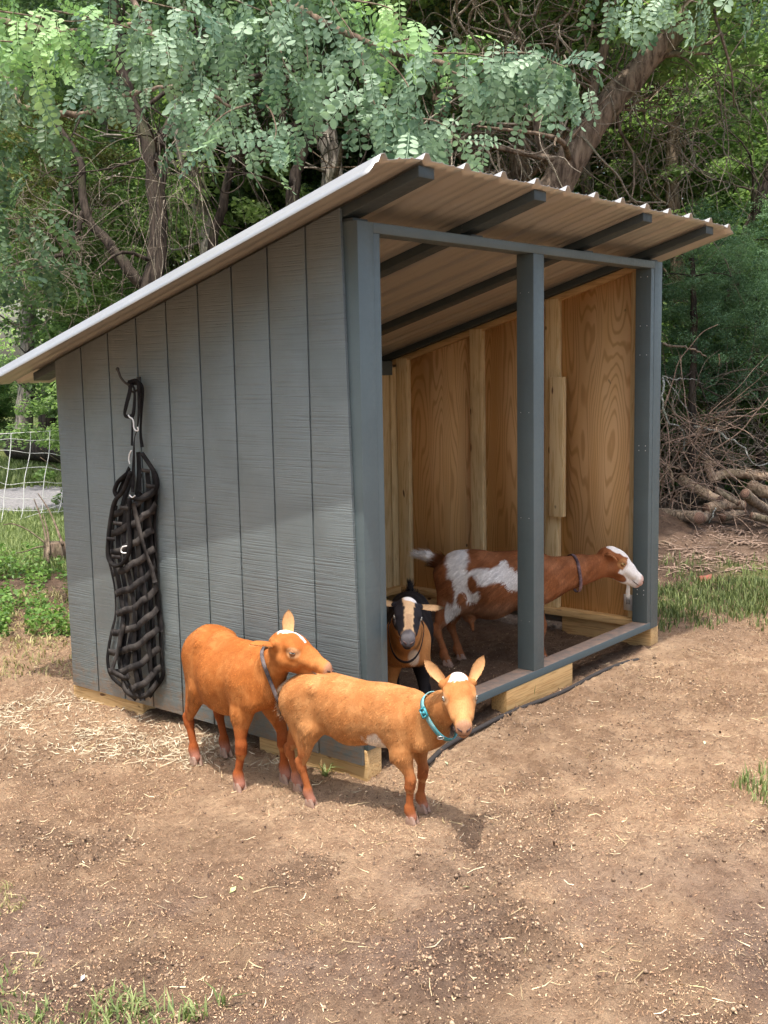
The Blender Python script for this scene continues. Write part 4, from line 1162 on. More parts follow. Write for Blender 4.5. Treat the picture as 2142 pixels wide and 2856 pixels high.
# ---------------------------------------------------------------- plants: leaf cloud meshes shared by crowns
def leaf_cloud(n, size, clumps, rad=(1, 1, 1), spread=.22, aspect=.55, seed=1, droop=.3, shell=.35, bot=-1.):
    r = np.random.default_rng(seed)
    c = nrm(r.normal(size=(clumps, 3)))*(shell+(1-shell)*r.random((clumps, 1))**.6)
    c[:, 2] = np.maximum(c[:, 2], bot)
    cs = spread*(.5+r.random(clumps)); tone = r.random(clumps)
    k = r.integers(0, clumps, n)
    off = nrm(r.normal(size=(n, 3)))*r.random((n, 1))**.45
    off[:, 2] *= .6
    P = (c[k]+off*cs[k][:, None])*np.array(rad)
    # leaves face outward and up from their spray
    nr = nrm(off*.6+np.array([0, 0, .7])+r.normal(size=(n, 3))*.55)
    ax = nrm(np.cross(nr, r.normal(size=(n, 3)))+np.array([0, 0, -droop]))
    ax = nrm(ax-nr*np.sum(ax*nr, 1, keepdims=True)); sd = np.cross(nr, ax)
    s_ = size*(.55+.9*r.random((n, 1)))
    V = np.stack([P-ax*s_*.5, P+sd*s_*aspect*.5+nr*s_*.07, P+ax*s_*.5, P-sd*s_*aspect*.5+nr*s_*.07], 1).reshape(-1, 3)
    t = np.clip(tone[k]*.65+r.random(n)*.55-.1, 0, 1)
    col = np.zeros((n*4, 3)); col[:, 0] = np.repeat(t, 4)
    return V, np.arange(n*4).reshape(-1, 4), col
_cl = {}
def cloud(key, mat, **kw):
    if key not in _cl:
        V, Q, c = leaf_cloud(**kw); o = mesh_np(key, V, [Q], M[mat], None, cols=c); _cl[key] = o.data; bpy.data.objects.remove(o)
    return _cl[key]
def add_cloud(name, me, parent, loc, scale, rz=0., tilt=0.):
    o = bpy.data.objects.new(name, me); COL.objects.link(o); o.parent = parent
    o.location = [float(q) for q in loc]; o.scale = (scale if np.ndim(scale) else (scale,)*3); o.rotation_euler = (tilt, tilt*.5, rz)
    return o
VAR = []
def variants():
    for i in range(4):
        VAR.append(('leaf', cloud('leaf_cloud_mid%d' % i, 'leaf', n=15000, size=.050, clumps=90, spread=.20, seed=20+i)))
    for i in range(2):
        VAR.append(('leaf_light', cloud('leaf_cloud_light%d' % i, 'leaf_light', n=12000, size=.052, clumps=60, spread=.20, seed=30+i)))
    for i in range(2):
        VAR.append(('leaf_dark', cloud('leaf_cloud_dark%d' % i, 'leaf_dark', n=17000, size=.042, clumps=110, spread=.17, seed=40+i)))
    for i in range(2):
        VAR.append(('leaf_cedar', cloud('leaf_cloud_cedar%d' % i, 'leaf_cedar', n=26000, size=.034, clumps=130, spread=.16, aspect=.3, seed=50+i, droop=.6)))
    for i in range(2):
        VAR.append(('leaf_olive', cloud('leaf_cloud_olive%d' % i, 'leaf_olive', n=9000, size=.040, clumps=60, spread=.2, seed=60+i)))
def pick(kind, i): L = [v for k, v in VAR if k == kind]; return L[i % len(L)]
def base_pt(u, d):
    v = 1024+1.56*3067/d; p = at_depth(u, v, d); p[2] = float(ground_h(p[0], p[1])); return p
def limb(m, P, r0, r1, n=16, sides=8, jit=.25, wob=.0):
    Q = spline(P, n); t = np.linspace(0, 1, n)
    if wob: Q[1:-1] += (rng.random((n-2, 3))-.5)*wob
    m.tube(Q, r0+(r1-r0)*t, sides, jit=jit); return Q
def twigs(m, Q, n, ln, r, up=.4, sub=2):
    for _ in range(n):
        i = rng.integers(len(Q)//4, len(Q)-1); d = nrm(rng.normal(size=3)+np.array([0, 0, up])); L_ = ln*(.5+rng.random())
        a = Q[i]; b = a+d*L_*.5+rng.normal(size=3)*L_*.08; c = b+nrm(d+rng.normal(size=3)*.5)*L_*.5
        T = limb(m, [a, b, c], r*(.6+.5*rng.random()), r*.2, 7, 5)
        for _ in range(sub):
            j = rng.integers(2, 6); d2 = nrm(d+rng.normal(size=3)*.8); limb(m, [T[j], T[j]+d2*L_*.22, T[j]+d2*L_*.4+rng.normal(size=3)*L_*.05], r*.35, r*.12, 5, 4)
def tree(label, pts, d, wpx, bark, crowns, ntw=10, twl=1.2, name='tree', group=None, extra=(), base_u=None):
    """pts: where the trunk runs, seen at distance d; it starts on the ground. crowns: (u, v, d, radius, kind)"""
    P = [at_depth(u, v, d if len(q) == 0 else q[0]) for (u, v, *q) in pts]
    b = base_pt(base_u if base_u is not None else pts[0][0], d)
    root = empty(name, b, 0, label, 'tree', group)
    P = [q-b for q in P]
    r0 = wpx/2*d/FPX
    m = MB(); Q = limb(m, [np.zeros(3)-(0, 0, .1)]+P, r0*1.25, r0*.55, 34, 12, .22, .02)
    for (ep, ew) in extra:
        E_ = [at_depth(u, v, d if len(q) == 0 else q[0])-b for (u, v, *q) in ep]; r1 = ew/2*d/FPX
        q2 = limb(m, E_, r1, r1*.45, 20, 8, .25, .03); twigs(m, q2, 4, twl*.7, r1*.3)
    twigs(m, Q, ntw, twl, r0*.28)
    m.build('trunk', M[bark], root, smooth=True)
    for i, (u, v, dd, r, kind) in enumerate(crowns):
        add_cloud('crown', pick(kind, i+int(u)), root, at_depth(u, v, dd)-b, (r, r, r*.85), rng.random()*6.3, rng.random()*.4)
    return root

def frond_set():
    out = []
    for sd in range(5):
        r = np.random.default_rng(100+sd); V = []; Q = []; C = []; n = 0
        npair = 7+sd % 3; L_ = .19+.03*r.random(); ts = np.linspace(.16, 1, npair)
        curve = lambda t: np.array([t*L_*math.cos(.9*t*.6), .0, -t*t*L_*.35])
        for i, t in enumerate(ts):
            for sg in ((-1, 1) if i < npair-1 else (0,)):
                c = curve(t); dd = nrm(curve(min(t+.05, 1.05))-curve(t-.05)); ax = nrm(dd*(.35 if sg else 1.)+np.array([0, sg*1., -.10+r.normal()*.12])+r.normal(size=3)*.10)
                nr = nrm(np.cross(ax, dd)*(sg if sg else 1)+np.array([0, 0, .3])) if sg else np.array([0, 0, 1.]); 
                if nr[2] < 0: nr = -nr
                nr = nrm(nr-ax*(nr@ax)+r.normal(size=3)*.15); nr = nrm(nr-ax*(nr@ax)); s_ = np.cross(nr, ax)
                ln = (.027+.014*r.random())*(.75 if i in (0, npair-1) else 1.); w_ = ln*(.25+.07*r.random())
                b0 = c+ax*.004
                pts = [b0, b0+ax*ln*.22+s_*w_*.85+nr*w_*.22, b0+ax*ln*.55+s_*w_*1.05+nr*w_*.26, b0+ax*ln*.86+s_*w_*.68+nr*w_*.2, b0+ax*ln, b0+ax*ln*.86-s_*w_*.68+nr*w_*.2, b0+ax*ln*.55-s_*w_*1.05+nr*w_*.26, b0+ax*ln*.22-s_*w_*.85+nr*w_*.22, b0+ax*ln*.55]
                V += pts; Q += [(n, n+1, n+2, n+8), (n+8, n+2, n+3, n+4), (n+8, n+4, n+5, n+6), (n, n+8, n+6, n+7)]; n += 9; C += [r.random()]*9
        m_ = 7; rr = .0009
        for k in range(m_-1):
            a, b = curve(k/(m_-1)), curve((k+1)/(m_-1))
            V += [a+(0, rr, 0), a-(0, rr, 0), b-(0, rr, 0), b+(0, rr, 0)]; Q += [(n, n+1, n+2, n+3)]; n += 4; C += [.9]*4
        out.append((np.array(V), np.array(Q), np.array(C)))
    return out
def spray(parent, pts, n, mat='locust', ln=1., spread=.10, down=.75, org=None, tone=(.0, 1.)):
    """a leafy twig running through pts, compound leaves hanging from it"""
    P = spline([at_depth(u, v, d) for (u, v, d) in pts], 24)-org
    V = []; Q = []; C = []; k = 0
    for i in range(n):
        t = rng.random()**.8*(len(P)-1.01); j = int(t); c = P[j]+(P[j+1]-P[j])*(t-j)+rng.normal(size=3)*spread*np.array([1, 1, .6])
        tw = nrm(P[j+1]-P[j]); out = nrm(np.cross(tw, (0, 0, 1))*(1 if rng.random() < .5 else -1)+rng.normal(size=3)*.45+tw*.35)
        dn = down*(.35+.75*rng.random()); x = nrm(out*(1-dn)+np.array([0, 0, -dn])+rng.normal(size=3)*.18)
        up_ = nrm(-FW*.55+np.array([0, 0, .5])+out*.3+rng.normal(size=3)*.45); y = nrm(np.cross(up_, x)); z = np.cross(x, y)
        fv, fq, fc = FR[rng.integers(len(FR))]; s_ = ln*(.75+.5*rng.random())
        V.append(c+(fv[:, :1]*x+fv[:, 1:2]*y+fv[:, 2:]*z)*s_); Q.append(fq+k); k += len(fv)
        tn = rng.random()*.75-.1; C.append(np.clip(tone[0]+(tone[1]-tone[0])*(tn+fc*.45), 0, 1))
    V = np.vstack(V); col = np.zeros((len(V), 3)); col[:, 0] = np.concatenate(C)
    o = mesh_np('leaf_spray', V, [np.vstack(Q)], M[mat], parent, cols=col)
    m = MB(); m.tube(P, np.linspace(.006, .0015, len(P)), 5); m.build('twig', M['bark'], o)
    return o
def tangle(name, label, boxes, d, n, seglen, r, mat='vine', hang=.0, cat='vine', kind=None, curl=.5, dd=.8):
    """boxes (u0,u1,v0,v1): wandering stems seen there about distance d"""
    m = MB()
    for (u0, u1, v0, v1) in boxes:
        for _ in range(n):
            p = at_depth(u0+(u1-u0)*rng.random(), v0+(v1-v0)*rng.random()*(.5 if hang else 1), d+dd*(rng.random()-.5)*2)
            dr = nrm(rng.normal(size=3)+np.array([0, 0, -hang*3])); P = [p]; st = seglen*(.5+rng.random())
            for _ in range(rng.integers(4, 9)):
                dr = nrm(dr+rng.normal(size=3)*curl+np.array([0, 0, -hang])); P.append(P[-1]+dr*st)
            P = spline(P, len(P)*3); r_ = r*(.4+.9*rng.random()**2)
            m.tube(P, np.linspace(r_, r_*.5, len(P)), 5, cap=False)
    V = m; o = V.build(name, M[mat], smooth=True)
    if kind: tag(o, kind=kind); tag(o, label, cat)
    else: tag(o, label, cat)
    return o
def blades(name, label, spots, mat='grass', h=(.05, .14), w=.0035, kind='stuff', cat='grass', lean=.5):
    """spots: (x, y, radius, count)"""
    P = []
    for (x, y, r, n) in spots:
        a = rng.random(n)*2*np.pi; q = r*np.sqrt(rng.random(n)); P.append(np.stack([x+q*np.cos(a), y+q*np.sin(a)], 1))
    P = np.vstack(P); n = len(P); z = gz_(P[:, 0], P[:, 1])-.004; B = np.column_stack([P, z])
    a = rng.random(n)*2*np.pi; L_ = np.column_stack([np.cos(a), np.sin(a), np.zeros(n)]); sd = np.column_stack([-np.sin(a), np.cos(a), np.zeros(n)])
    hh = (h[0]+(h[1]-h[0])*rng.random((n, 1))**1.3); le = lean*(.3+rng.random((n, 1))); ww = w*(.6+.8*rng.random((n, 1)))
    z_ = np.array([0, 0, 1.])
    p1 = B+L_*hh*le*.25+z_*hh*.5; p2 = B+L_*hh*le*.9+z_*hh*(.95-.3*le)
    V = np.stack([B-sd*ww, B+sd*ww, p1-sd*ww*.8, p1+sd*ww*.8, p2], 1).reshape(-1, 3); b = np.arange(n)[:, None]*5
    col = np.zeros((n*5, 3)); col[:, 0] = np.repeat(rng.random(n), 5)
    return tag(mesh_np(name, V, [b+np.array([0, 1, 3, 2]), b+np.array([2, 3, 4])], M[mat], cols=col), label, cat, kind=kind)
if not QUICK or 'veg' in QUICK:
    variants(); FR = frond_set()
    # ---- trees one can tell apart
    tree('thick leaning tree trunk slanting up to the right behind the shed roof, wrapped in vines',
         [(1440, 700), (1530, 550), (1640, 370), (1745, 235), (1950, 10), (2080, -180)], 9.0, 92, 'bark', [(1500, -200, 9.5, 1.8, 'leaf'), (1950, -260, 9, 1.7, 'leaf')], 9, 1.0,
         extra=[([(1640, 370), (1660, 230), (1690, 60), (1680, -120)], 38), ([(1560, 500), (1500, 380), (1480, 200), (1400, 20)], 26), ([(1745, 235), (1850, 150), (1990, 120)], 18)], base_u=1400)
    tree('upright brown trunk left of the leaning one, vines climbing it', [(1438, 640), (1450, 480), (1455, 320), (1425, 150), (1380, -60)], 10.2, 62, 'bark', [(1400, -160, 10, 1.6, 'leaf_olive')], 8)
    tree('dark ivy-wrapped trunk behind the low side of the roof', [(410, 900), (440, 700), (425, 450), (350, 250), (320, 20), (300, -160)], 9.6, 52, 'bark_dark', [(300, 560, 11.4, .95, 'leaf'), (120, 470, 10.6, .9, 'leaf_olive'), (250, 760, 11.4, .8, 'leaf'), (330, -60, 10.5, 1.4, 'leaf_dark')], 14, .9,
         extra=[([(400, 800), (310, 690), (235, 590), (225, 450), (140, 330)], 34), ([(425, 450), (480, 330), (620, 250), (790, 190)], 26), ([(235, 590), (190, 690), (100, 760)], 18)])
    tree('pale grey trunk rising right of the dark ivy-wrapped one', [(590, 760), (560, 600), (510, 410), (505, 200), (520, -60)], 13, 48, 'bark_grey', [(560, 480, 14, 1.5, 'leaf_light'), (640, 140, 13.5, 1.6, 'leaf')], 8)
    tree('thin black forked tree above the middle of the roof edge', [(590, 740), (622, 580), (655, 440), (745, 405), (850, 330)], 11, 26, 'bark_dark', [(700, 120, 12.5, 1.0, 'leaf_dark')], 6, .7, extra=[([(655, 440), (640, 330), (600, 180)], 14)])
    tree('dark crooked trunk near the high end of the roof', [(815, 640), (820, 520), (840, 440), (900, 300), (1000, 120), (1040, -80)], 9.8, 34, 'bark_dark', [(1010, -60, 10, 1.5, 'leaf_dark')], 12, .9, extra=[([(840, 440), (780, 300), (770, 120)], 22), ([(900, 300), (1050, 240), (1200, 200)], 18)])
    tree('stout grey trunk just behind the high end of the roof', [(930, 640), (925, 460), (905, 260), (915, 0)], 12.5, 66, 'bark_grey', [(900, 60, 14, 1.6, 'leaf')], 8)
    tree('slim tree standing behind the locust leaves over the roof', [(1250, 620), (1240, 430), (1215, 240), (1190, 0)], 11.5, 44, 'bark', [(1240, 60, 12.6, 1.6, 'leaf_dark'), (1150, 420, 15, 1.2, 'leaf_dark')], 12)
    tree('straight grey trunk beyond the fence at the left edge', [(68, 1180), (78, 1000), (82, 860), (75, 600), (60, 200), (50, -100)], 19.5, 44, 'bark_grey', [(60, 620, 20.5, 2.2, 'leaf_light'), (-20, 200, 20, 2.5, 'leaf')], 8)
    tree('dark broad trunk beyond the fence close to the shed wall', [(136, 1170), (155, 1000), (182, 860), (215, 600), (240, 300)], 18, 52, 'bark_dark', [(240, 640, 19, 1.9, 'leaf'), (260, 250, 19, 2.0, 'leaf')], 8)
    tree('tall grey trunk right of the roof tips', [(1905, 1100), (1895, 800), (1875, 500), (1885, 200), (1870, -100)], 13, 44, 'bark', [(1860, 330, 14.2, 1.7, 'leaf'), (1720, 120, 13.6, 1.5, 'leaf_olive')], 14, 1.1, extra=[([(1890, 640), (1760, 560), (1640, 640)], 12), ([(1880, 420), (2000, 330), (2120, 320)], 14)])
    tree('dark slanting trunk at the right edge above the brush pile', [(1990, 1150), (2030, 880), (2070, 680), (2120, 560), (2180, 350)], 12, 34, 'bark_dark', [(2100, 250, 13, 1.7, 'leaf'), (2160, 560, 12.8, 1.2, 'leaf')], 12, .9)
    tree('thin grey trunk between the leaning trunk and the right edge', [(1625, 760), (1640, 560), (1610, 300), (1580, 0)], 15, 36, 'bark_grey', [(1640, 420, 16, 1.9, 'leaf_light'), (1560, 200, 15.4, 1.6, 'leaf_olive')], 10)
    tree('feathery dark green cedar beside the right post', [(1930, 1200), (1935, 900), (1925, 620)], 10.8, 22, 'bark_dark', [(1930, 760, 11, .80, 'leaf_cedar'), (1990, 930, 11.2, .85, 'leaf_cedar'), (1895, 1010, 11.4, .70, 'leaf_cedar'), (2070, 820, 11.4, .75, 'leaf_cedar')], 10, .7)
    tree('bushy dark cedar at the right edge behind the brush pile', [(2120, 1250), (2110, 980), (2120, 720)], 11.8, 24, 'bark_dark', [(2120, 980, 12, .95, 'leaf_cedar'), (2150, 740, 12, .85, 'leaf_cedar'), (2040, 1090, 12.3, .80, 'leaf_cedar')], 10, .7)
    # ---- the deeper wood: copies of two whole trees
    def deep(kind, bark, seed):
        root = empty('woodland_tree', (0, 0, 0), 0, 'leafy tree standing deeper in the wood behind the shed', 'tree', 'trees deeper in the wood')
        m = MB(); Q = limb(m, [(0, 0, -.2), (.1, .1, 3), (-.1, .2, 6), (.2, 0, 10)], .17, .06, 24, 9, .25, .05); twigs(m, Q, 16, 2.2, .04); m.build('trunk', M[bark], root, smooth=True)
        for i, (x, y, z, r) in enumerate(((.2, 0, 3.2, 2.0), (-.9, .5, 5.2, 2.3), (1.0, -.4, 6.6, 2.4), (0, 0, 9.2, 2.6), (.3, .6, 1.5, 1.4))):
            add_cloud('crown', pick(kind, seed+i), root, (x, y, z), (r, r, r*.9), i*1.3)
        return root
    protos = [deep('leaf', 'bark_grey', 0), deep('leaf_light', 'bark', 1), deep('leaf_dark', 'bark_dark', 2)]
    spots = []
    for d, us in ((17, (330, 700, 1000, 1330, 1750, 2080)), (22, (-160, 480, 860, 1180, 1560, 1960, 2300))):
        for u in us: spots.append((u+rng.integers(-60, 60), d*(.93+.14*rng.random())))
    for i, (u, d) in enumerate(spots):
        k = (2 if d < 19 and i % 2 else i % 2); src = protos[k]
        if src.get('used'):
            r = src.copy(); COL.objects.link(r)
            for ch in list(src.children): c = ch.copy(); COL.objects.link(c); c.parent = r
        else: r = src; src['used'] = 1
        b = base_pt(u, d); r.location = [float(q) for q in b]; r.rotation_euler = (0, 0, rng.random()*6.28); s_ = .85+.4*rng.random(); r.scale = (s_, s_, s_)
    # the same wood goes on out of frame to the left and behind the yard
    for i, (x, y) in enumerate(((-13, 0), (-12, 5), (-13, -6), (-9, -12), (-8, 11), (0, -15))):
        src = protos[i % 3]; r = src.copy(); COL.objects.link(r)
        for ch in list(src.children): c = ch.copy(); COL.objects.link(c); c.parent = r
        r.location = (x, y, 0); r.rotation_euler = (0, 0, i*1.1); r.scale = (.9, .9, .9)
    for o in COL.objects:
        if 'used' in o: del o['used']
    # ---- undergrowth bushes
    bsh = empty('bush', (0, 0, 0), 0, 'leafy undergrowth bush among the tree trunks', 'bush', 'undergrowth bushes')
    m = MB()
    for _ in range(14):
        d_ = nrm(rng.normal(size=3)*(1, 1, 0)+np.array([0, 0, 1.2])); limb(m, [(0, 0, -.05), d_*.5, d_*1.0+rng.normal(size=3)*.1], .012, .004, 7, 5)
    m.build('stems', M['bark'], bsh, smooth=True); add_cloud('foliage', pick('leaf', 0), bsh, (0, 0, .75), (.95, .95, .75))
    first = True
    for i, (u, d) in enumerate(((320, 12.5), (520, 12), (700, 13), (860, 11.8), (1060, 12.5), (1230, 13), (1420, 12.5), (1600, 12), (1760, 12.8), (1880, 13.5), (2010, 13), (2160, 13.5), (200, 24), (40, 27), (-80, 27), (1700, 15), (2080, 16))):
        if first: r = bsh; first = False
        else:
            r = bsh.copy(); COL.objects.link(r)
            for ch in list(bsh.children): c = ch.copy(); COL.objects.link(c); c.parent = r
        r.location = [float(q) for q in base_pt(u, d)]; s_ = .8+.8*rng.random(); r.scale = (s_, s_, s_); r.rotation_euler = (0, 0, rng.random()*6)
    # ---- far wood closing the view, its lighter leaf colour standing in for haze
    V, Q, c = leaf_cloud(60000, .20, 420, rad=(1, 1, 1), spread=.05, seed=5, shell=.0)
    r_ = np.random.default_rng(3); k = np.repeat(np.arange(60000), 4)
    cen = V.reshape(-1, 4, 3).mean(1); loc_ = V-cen[np.repeat(np.arange(60000), 4)]
    cl = r_.integers(0, 420, 60000); cd = 44+10*r_.random(420); cu = -500+3200*r_.random(420); cz = 12.5*r_.random(420)**1.1
    CC = np.array([at_depth(u, 1024, d) for u, d in zip(cu, cd)]); CC[:, 2] = cz
    Pn = CC[cl]+nrm(r_.normal(size=(60000, 3)))*(r_.random((60000, 1))**.5)*2.4
    t = np.clip(r_.random(420)[cl]*.6+r_.random(60000)*.5, 0, 1); col = np.zeros((240000, 3)); col[:, 0] = np.repeat(t, 4)
    tag(mesh_np('far_wood', np.repeat(Pn, 4, 0)+loc_, [Q], M['leaf_light'], cols=col), 'hazy green wood closing the view behind everything', 'wood', kind='stuff')
    # ---- vines
    tangle('vine_tangle', 'big brown tangle of bare vines at the top right of centre', [(1250, 1760, -60, 330)], 9.3, 190, .16, .010, curl=.75)
    tangle('vine_tangle', 'knot of pale vines hanging round the upright trunk by the roof', [(1290, 1560, 330, 640)], 9.6, 90, .13, .010, hang=.25)
    tangle('vine_tangle', 'thin vines trailing down between the leaning trunk and the roof tips', [(1640, 1990, 150, 900)], 10.5, 150, .18, .0065, hang=.12, mat='vine')
    tangle('vine_tangle', 'stringy vines hanging along the dark ivy-wrapped trunk', [(380, 560, 230, 1000)], 9.4, 70, .17, .0042, hang=.35, curl=.3)
    tangle('vine_tangle', 'dry twiggy tangle above the low end of the roof at the left', [(-40, 330, 520, 860)], 9.9, 190, .11, .0038, curl=.6, mat='vine')
    tangle('vine_tangle', 'dark vine mass under the locust leaves in the middle', [(560, 1050, 40, 400)], 9.8, 120, .17, .008, curl=.6, mat='bark_dark')
    tangle('vine_tangle', 'few long grey vines dangling at the right edge', [(1850, 2142, 0, 760)], 9.8, 40, .26, .006, hang=.2)
    # ---- locust boughs over the roof
    lo = base_pt(-350, 7.2); loc = empty('locust_tree', lo, 0, 'locust tree whose blue green compound leaves hang over the roof from the top edge', 'tree')
    m = MB(); A_ = lambda u, v, d: at_depth(u, v, d)-lo
    limb(m, [(0, 0, -.1), A_(-360, 500, 7.1), A_(-250, 0, 7.0), A_(0, -220, 6.6)], .11, .07, 30, 10, .2)
    for pts, r in (([(0, -220, 6.6), (300, -120, 6.2), (700, -60, 5.9), (1100, -40, 5.8), (1500, -120, 6)], .045), ([(-250, 0, 7.), (0, 60, 6.2), (200, 90, 5.9), (420, 60, 5.7)], .03), ([(700, -60, 5.9), (900, 60, 5.6), (1080, 140, 5.5), (1300, 190, 5.4), (1560, 200, 5.4)], .022),
                   ([(300, -120, 6.2), (430, 100, 5.8), (560, 240, 5.6), (650, 300, 5.5)], .018), ([(1500, -120, 6), (1800, -60, 6), (2150, -60, 6.1)], .03), ([(60, 300, 6.6), (230, 318, 6.6), (360, 262, 6.6), (500, 235, 6.8)], .022), ([(-250, 0, 7.), (0, 200, 6.7), (60, 300, 6.6)], .03)):
        limb(m, [A_(*p) for p in pts], r, r*.45, 22, 7, .25, .01)
    m.build('trunk', M['bark'], loc, smooth=True)
    SPR = [  # twig through (u, v, distance) ..., number of leaves, material
        ([(-80, 20, 6.0), (60, 40, 5.8), (200, 60, 5.7), (300, 40, 5.6)], 60, 'locust_new'), ([(-60, 110, 5.9), (80, 120, 5.8), (210, 130, 5.7)], 44, 'locust_new'),
        ([(150, 30, 5.8), (300, 60, 5.6), (430, 100, 5.5), (520, 110, 5.4)], 62, 'locust'), ([(300, -30, 5.8), (430, 10, 5.6), (560, 40, 5.5), (620, 70, 5.4)], 56, 'locust'),
        ([(-30, 190, 6), (60, 220, 5.9), (130, 240, 5.8)], 26, 'locust'), ([(160, 130, 5.9), (230, 180, 5.8), (280, 270, 5.7)], 26, 'locust'), ([(320, 190, 5.8), (360, 240, 5.7)], 16, 'locust'),
        ([(560, -40, 5.7), (680, 10, 5.6), (780, 50, 5.5)], 44, 'locust'), ([(480, 180, 5.6), (540, 230, 5.5), (500, 320, 5.5)], 24, 'locust'), ([(520, 120, 5.6), (560, 240, 5.5), (600, 290, 5.5)], 20, 'locust'),
        ([(700, 290, 5.4), (640, 310, 5.35), (590, 350, 5.3), (560, 390, 5.3)], 22, 'locust'), ([(740, 290, 5.5), (760, 320, 5.4), (770, 370, 5.35), (750, 420, 5.3)], 22, 'locust'),
        ([(740, -40, 5.7), (770, 60, 5.6), (790, 170, 5.5), (830, 230, 5.45)], 46, 'locust'), ([(820, -30, 5.6), (850, 80, 5.5), (860, 190, 5.45)], 32, 'locust'),
        ([(900, -40, 5.7), (940, 30, 5.6), (980, 90, 5.5), (1010, 150, 5.4)], 40, 'locust'), ([(980, 0, 5.6), (1080, 20, 5.5), (1130, 60, 5.5)], 26, 'locust_new'),
        ([(1010, 150, 5.4), (1020, 230, 5.35), (1050, 300, 5.3), (1080, 370, 5.3)], 46, 'locust'), ([(1060, 150, 5.4), (1120, 210, 5.35), (1160, 290, 5.3), (1170, 370, 5.3)], 48, 'locust'),
        ([(1150, 330, 5.3), (1220, 340, 5.25), (1280, 390, 5.2)], 26, 'locust'), ([(1090, 120, 5.45), (1160, 110, 5.4), (1260, 140, 5.35)], 26, 'locust_new'),
        ([(1180, 150, 5.4), (1300, 150, 5.3), (1400, 165, 5.3), (1480, 170, 5.25)], 52, 'locust'), ([(1380, 150, 5.3), (1480, 150, 5.25), (1560, 180, 5.2), (1620, 210, 5.2)], 50, 'locust'),
        ([(1260, 200, 5.3), (1330, 230, 5.3)], 16, 'locust'), ([(1500, 210, 5.3), (1560, 260, 5.3)], 12, 'locust'),
        ([(1680, -60, 6), (1760, -20, 5.9), (1820, 20, 5.8)], 24, 'locust'), ([(1850, -60, 6), (1900, -10, 5.9), (1960, 10, 5.8)], 18, 'locust'), ([(2050, -50, 6), (2120, -10, 5.9)], 12, 'locust'),
        ([(620, 60, 5.8), (660, 120, 5.8), (640, 190, 5.8)], 22, 'locust'), ([(1100, 40, 5.8), (1130, 100, 5.8)], 10, 'locust')]
    for pts, n, mt in SPR: spray(loc, pts, max(7, int(n*.58)), mt, org=lo, spread=.070, ln=1.15)
    for pts, n in (([(-60, 330, 6.8), (60, 350, 6.7), (170, 380, 6.6)], 26), ([(-60, 600, 6.8), (30, 610, 6.7), (110, 600, 6.7)], 20), ([(-60, 740, 6.8), (20, 760, 6.7), (120, 740, 6.7)], 22), ([(-60, 450, 6.8), (30, 440, 6.7)], 12)):
        spray(loc, pts, n, 'leaf_dark', org=lo, spread=.10, ln=1.25, down=.35)

    # ---- fence of white electric netting
    fn = empty('netting_fence', base_pt(60, 11.4), 0, 'white electric netting fence sagging across the lawn at the left', 'fence'); fo = np.array(fn.location)
    strands = [[(97, 185), (95, 300), (70, 520), (40, 700), (30, 850), (5, 1000)], [(270, 175), (262, 370), (215, 600), (205, 830), (180, 960)], [(440, 165), (430, 370), (390, 590), (375, 830), (358, 895)], [(610, 160), (600, 400), (560, 600), (540, 780), (510, 895)], [(790, 155), (770, 400), (740, 600), (710, 880)], [(-80, 195), (-90, 400), (-120, 700), (-160, 1010)], [(-260, 205), (-270, 400), (-300, 700), (-330, 1030)]]
    m = MB(); SP = []
    for s_ in strands:
        P = [at_depth(x*.3166, 1150+y*.3166, 11.4+(x-100)*.0009) for x, y in s_]; P = spline(P, 22); SP.append(P-fo)
        m.tube(P-fo, .0042, 5)
    SP.sort(key=lambda p: (p[0]@RT))
    for k in np.linspace(0, 20, 8).astype(int):
        m.tube(spline([p[k] for p in SP], 50), .0028 if k else .0040, 5)
    m.build('netting', M['netting'], fn)
    for u in (-70, 330):
        b = base_pt(u, 11.5)-fo; m = MB(); m.tube([b-(0, 0, .1), b+(0, 0, .95)], .008, 8); m.build('stake', M['stake'], fn)
    # ---- felled log beyond the lane
    lg = empty('log', base_pt(100, 17), 0, 'huge dark felled log lying beyond the fence, pale sawn end to the left', 'log'); lo_ = np.array(lg.location)
    a = at_depth(40, 1248, 18.0)-lo_; b = at_depth(420, 1268, 15.6)-lo_
    m = MB(); m.tube(spline([a, (a+b)/2+(0, 0, .02), b], 18), np.linspace(.19, .27, 18), 18, jit=.12); m.build('log_bark', M['bark_dark'], lg, smooth=True)
    m = MB(); dd_ = nrm(b-a); m.tube([a-dd_*.02, a-dd_*.004], .175, 20); m.build('sawn_end', M['cut'], lg)

    # ---- brush pile
    px = lambda X, Y, d: at_depth(1780+X*.452, 900+Y*.452, d)
    def logm(label, pts, rp, mat, ends=(1, 1), d=10.6, nm='log', group='logs in the brush pile'):
        P = [px(X, Y, q[0] if q else d) for (X, Y, *q) in pts]; o = P[0].copy(); root = empty(nm, o, 0, label, 'log' if nm == 'log' else 'branch', group); r = .88*rp*.452*d/FPX
        m = MB(); Q = spline([p-o for p in P], 16); m.tube(Q+rng.normal(size=Q.shape)*r*.035, np.linspace(r, r*.8, 16)*(1+.06*np.sin(np.arange(16)*1.3+len(label))), 16, jit=.13); m.build('log_bark', M[mat], root, smooth=True)
        for e, (i, j) in zip(ends, ((0, 1), (-1, -2))):
            if e: m = MB(); dd_ = nrm(Q[i]-Q[j]); m.tube([Q[i]+dd_*.001, Q[i]+dd_*.008], r*.9, 14); m.build('sawn_end', M['cut'], root)
    logm('pale barkless log lying across the top of the pile', [(455, 960, 10.9), (560, 930, 10.9), (700, 940, 10.9), (900, 960, 10.8)], 36, 'log_pale')
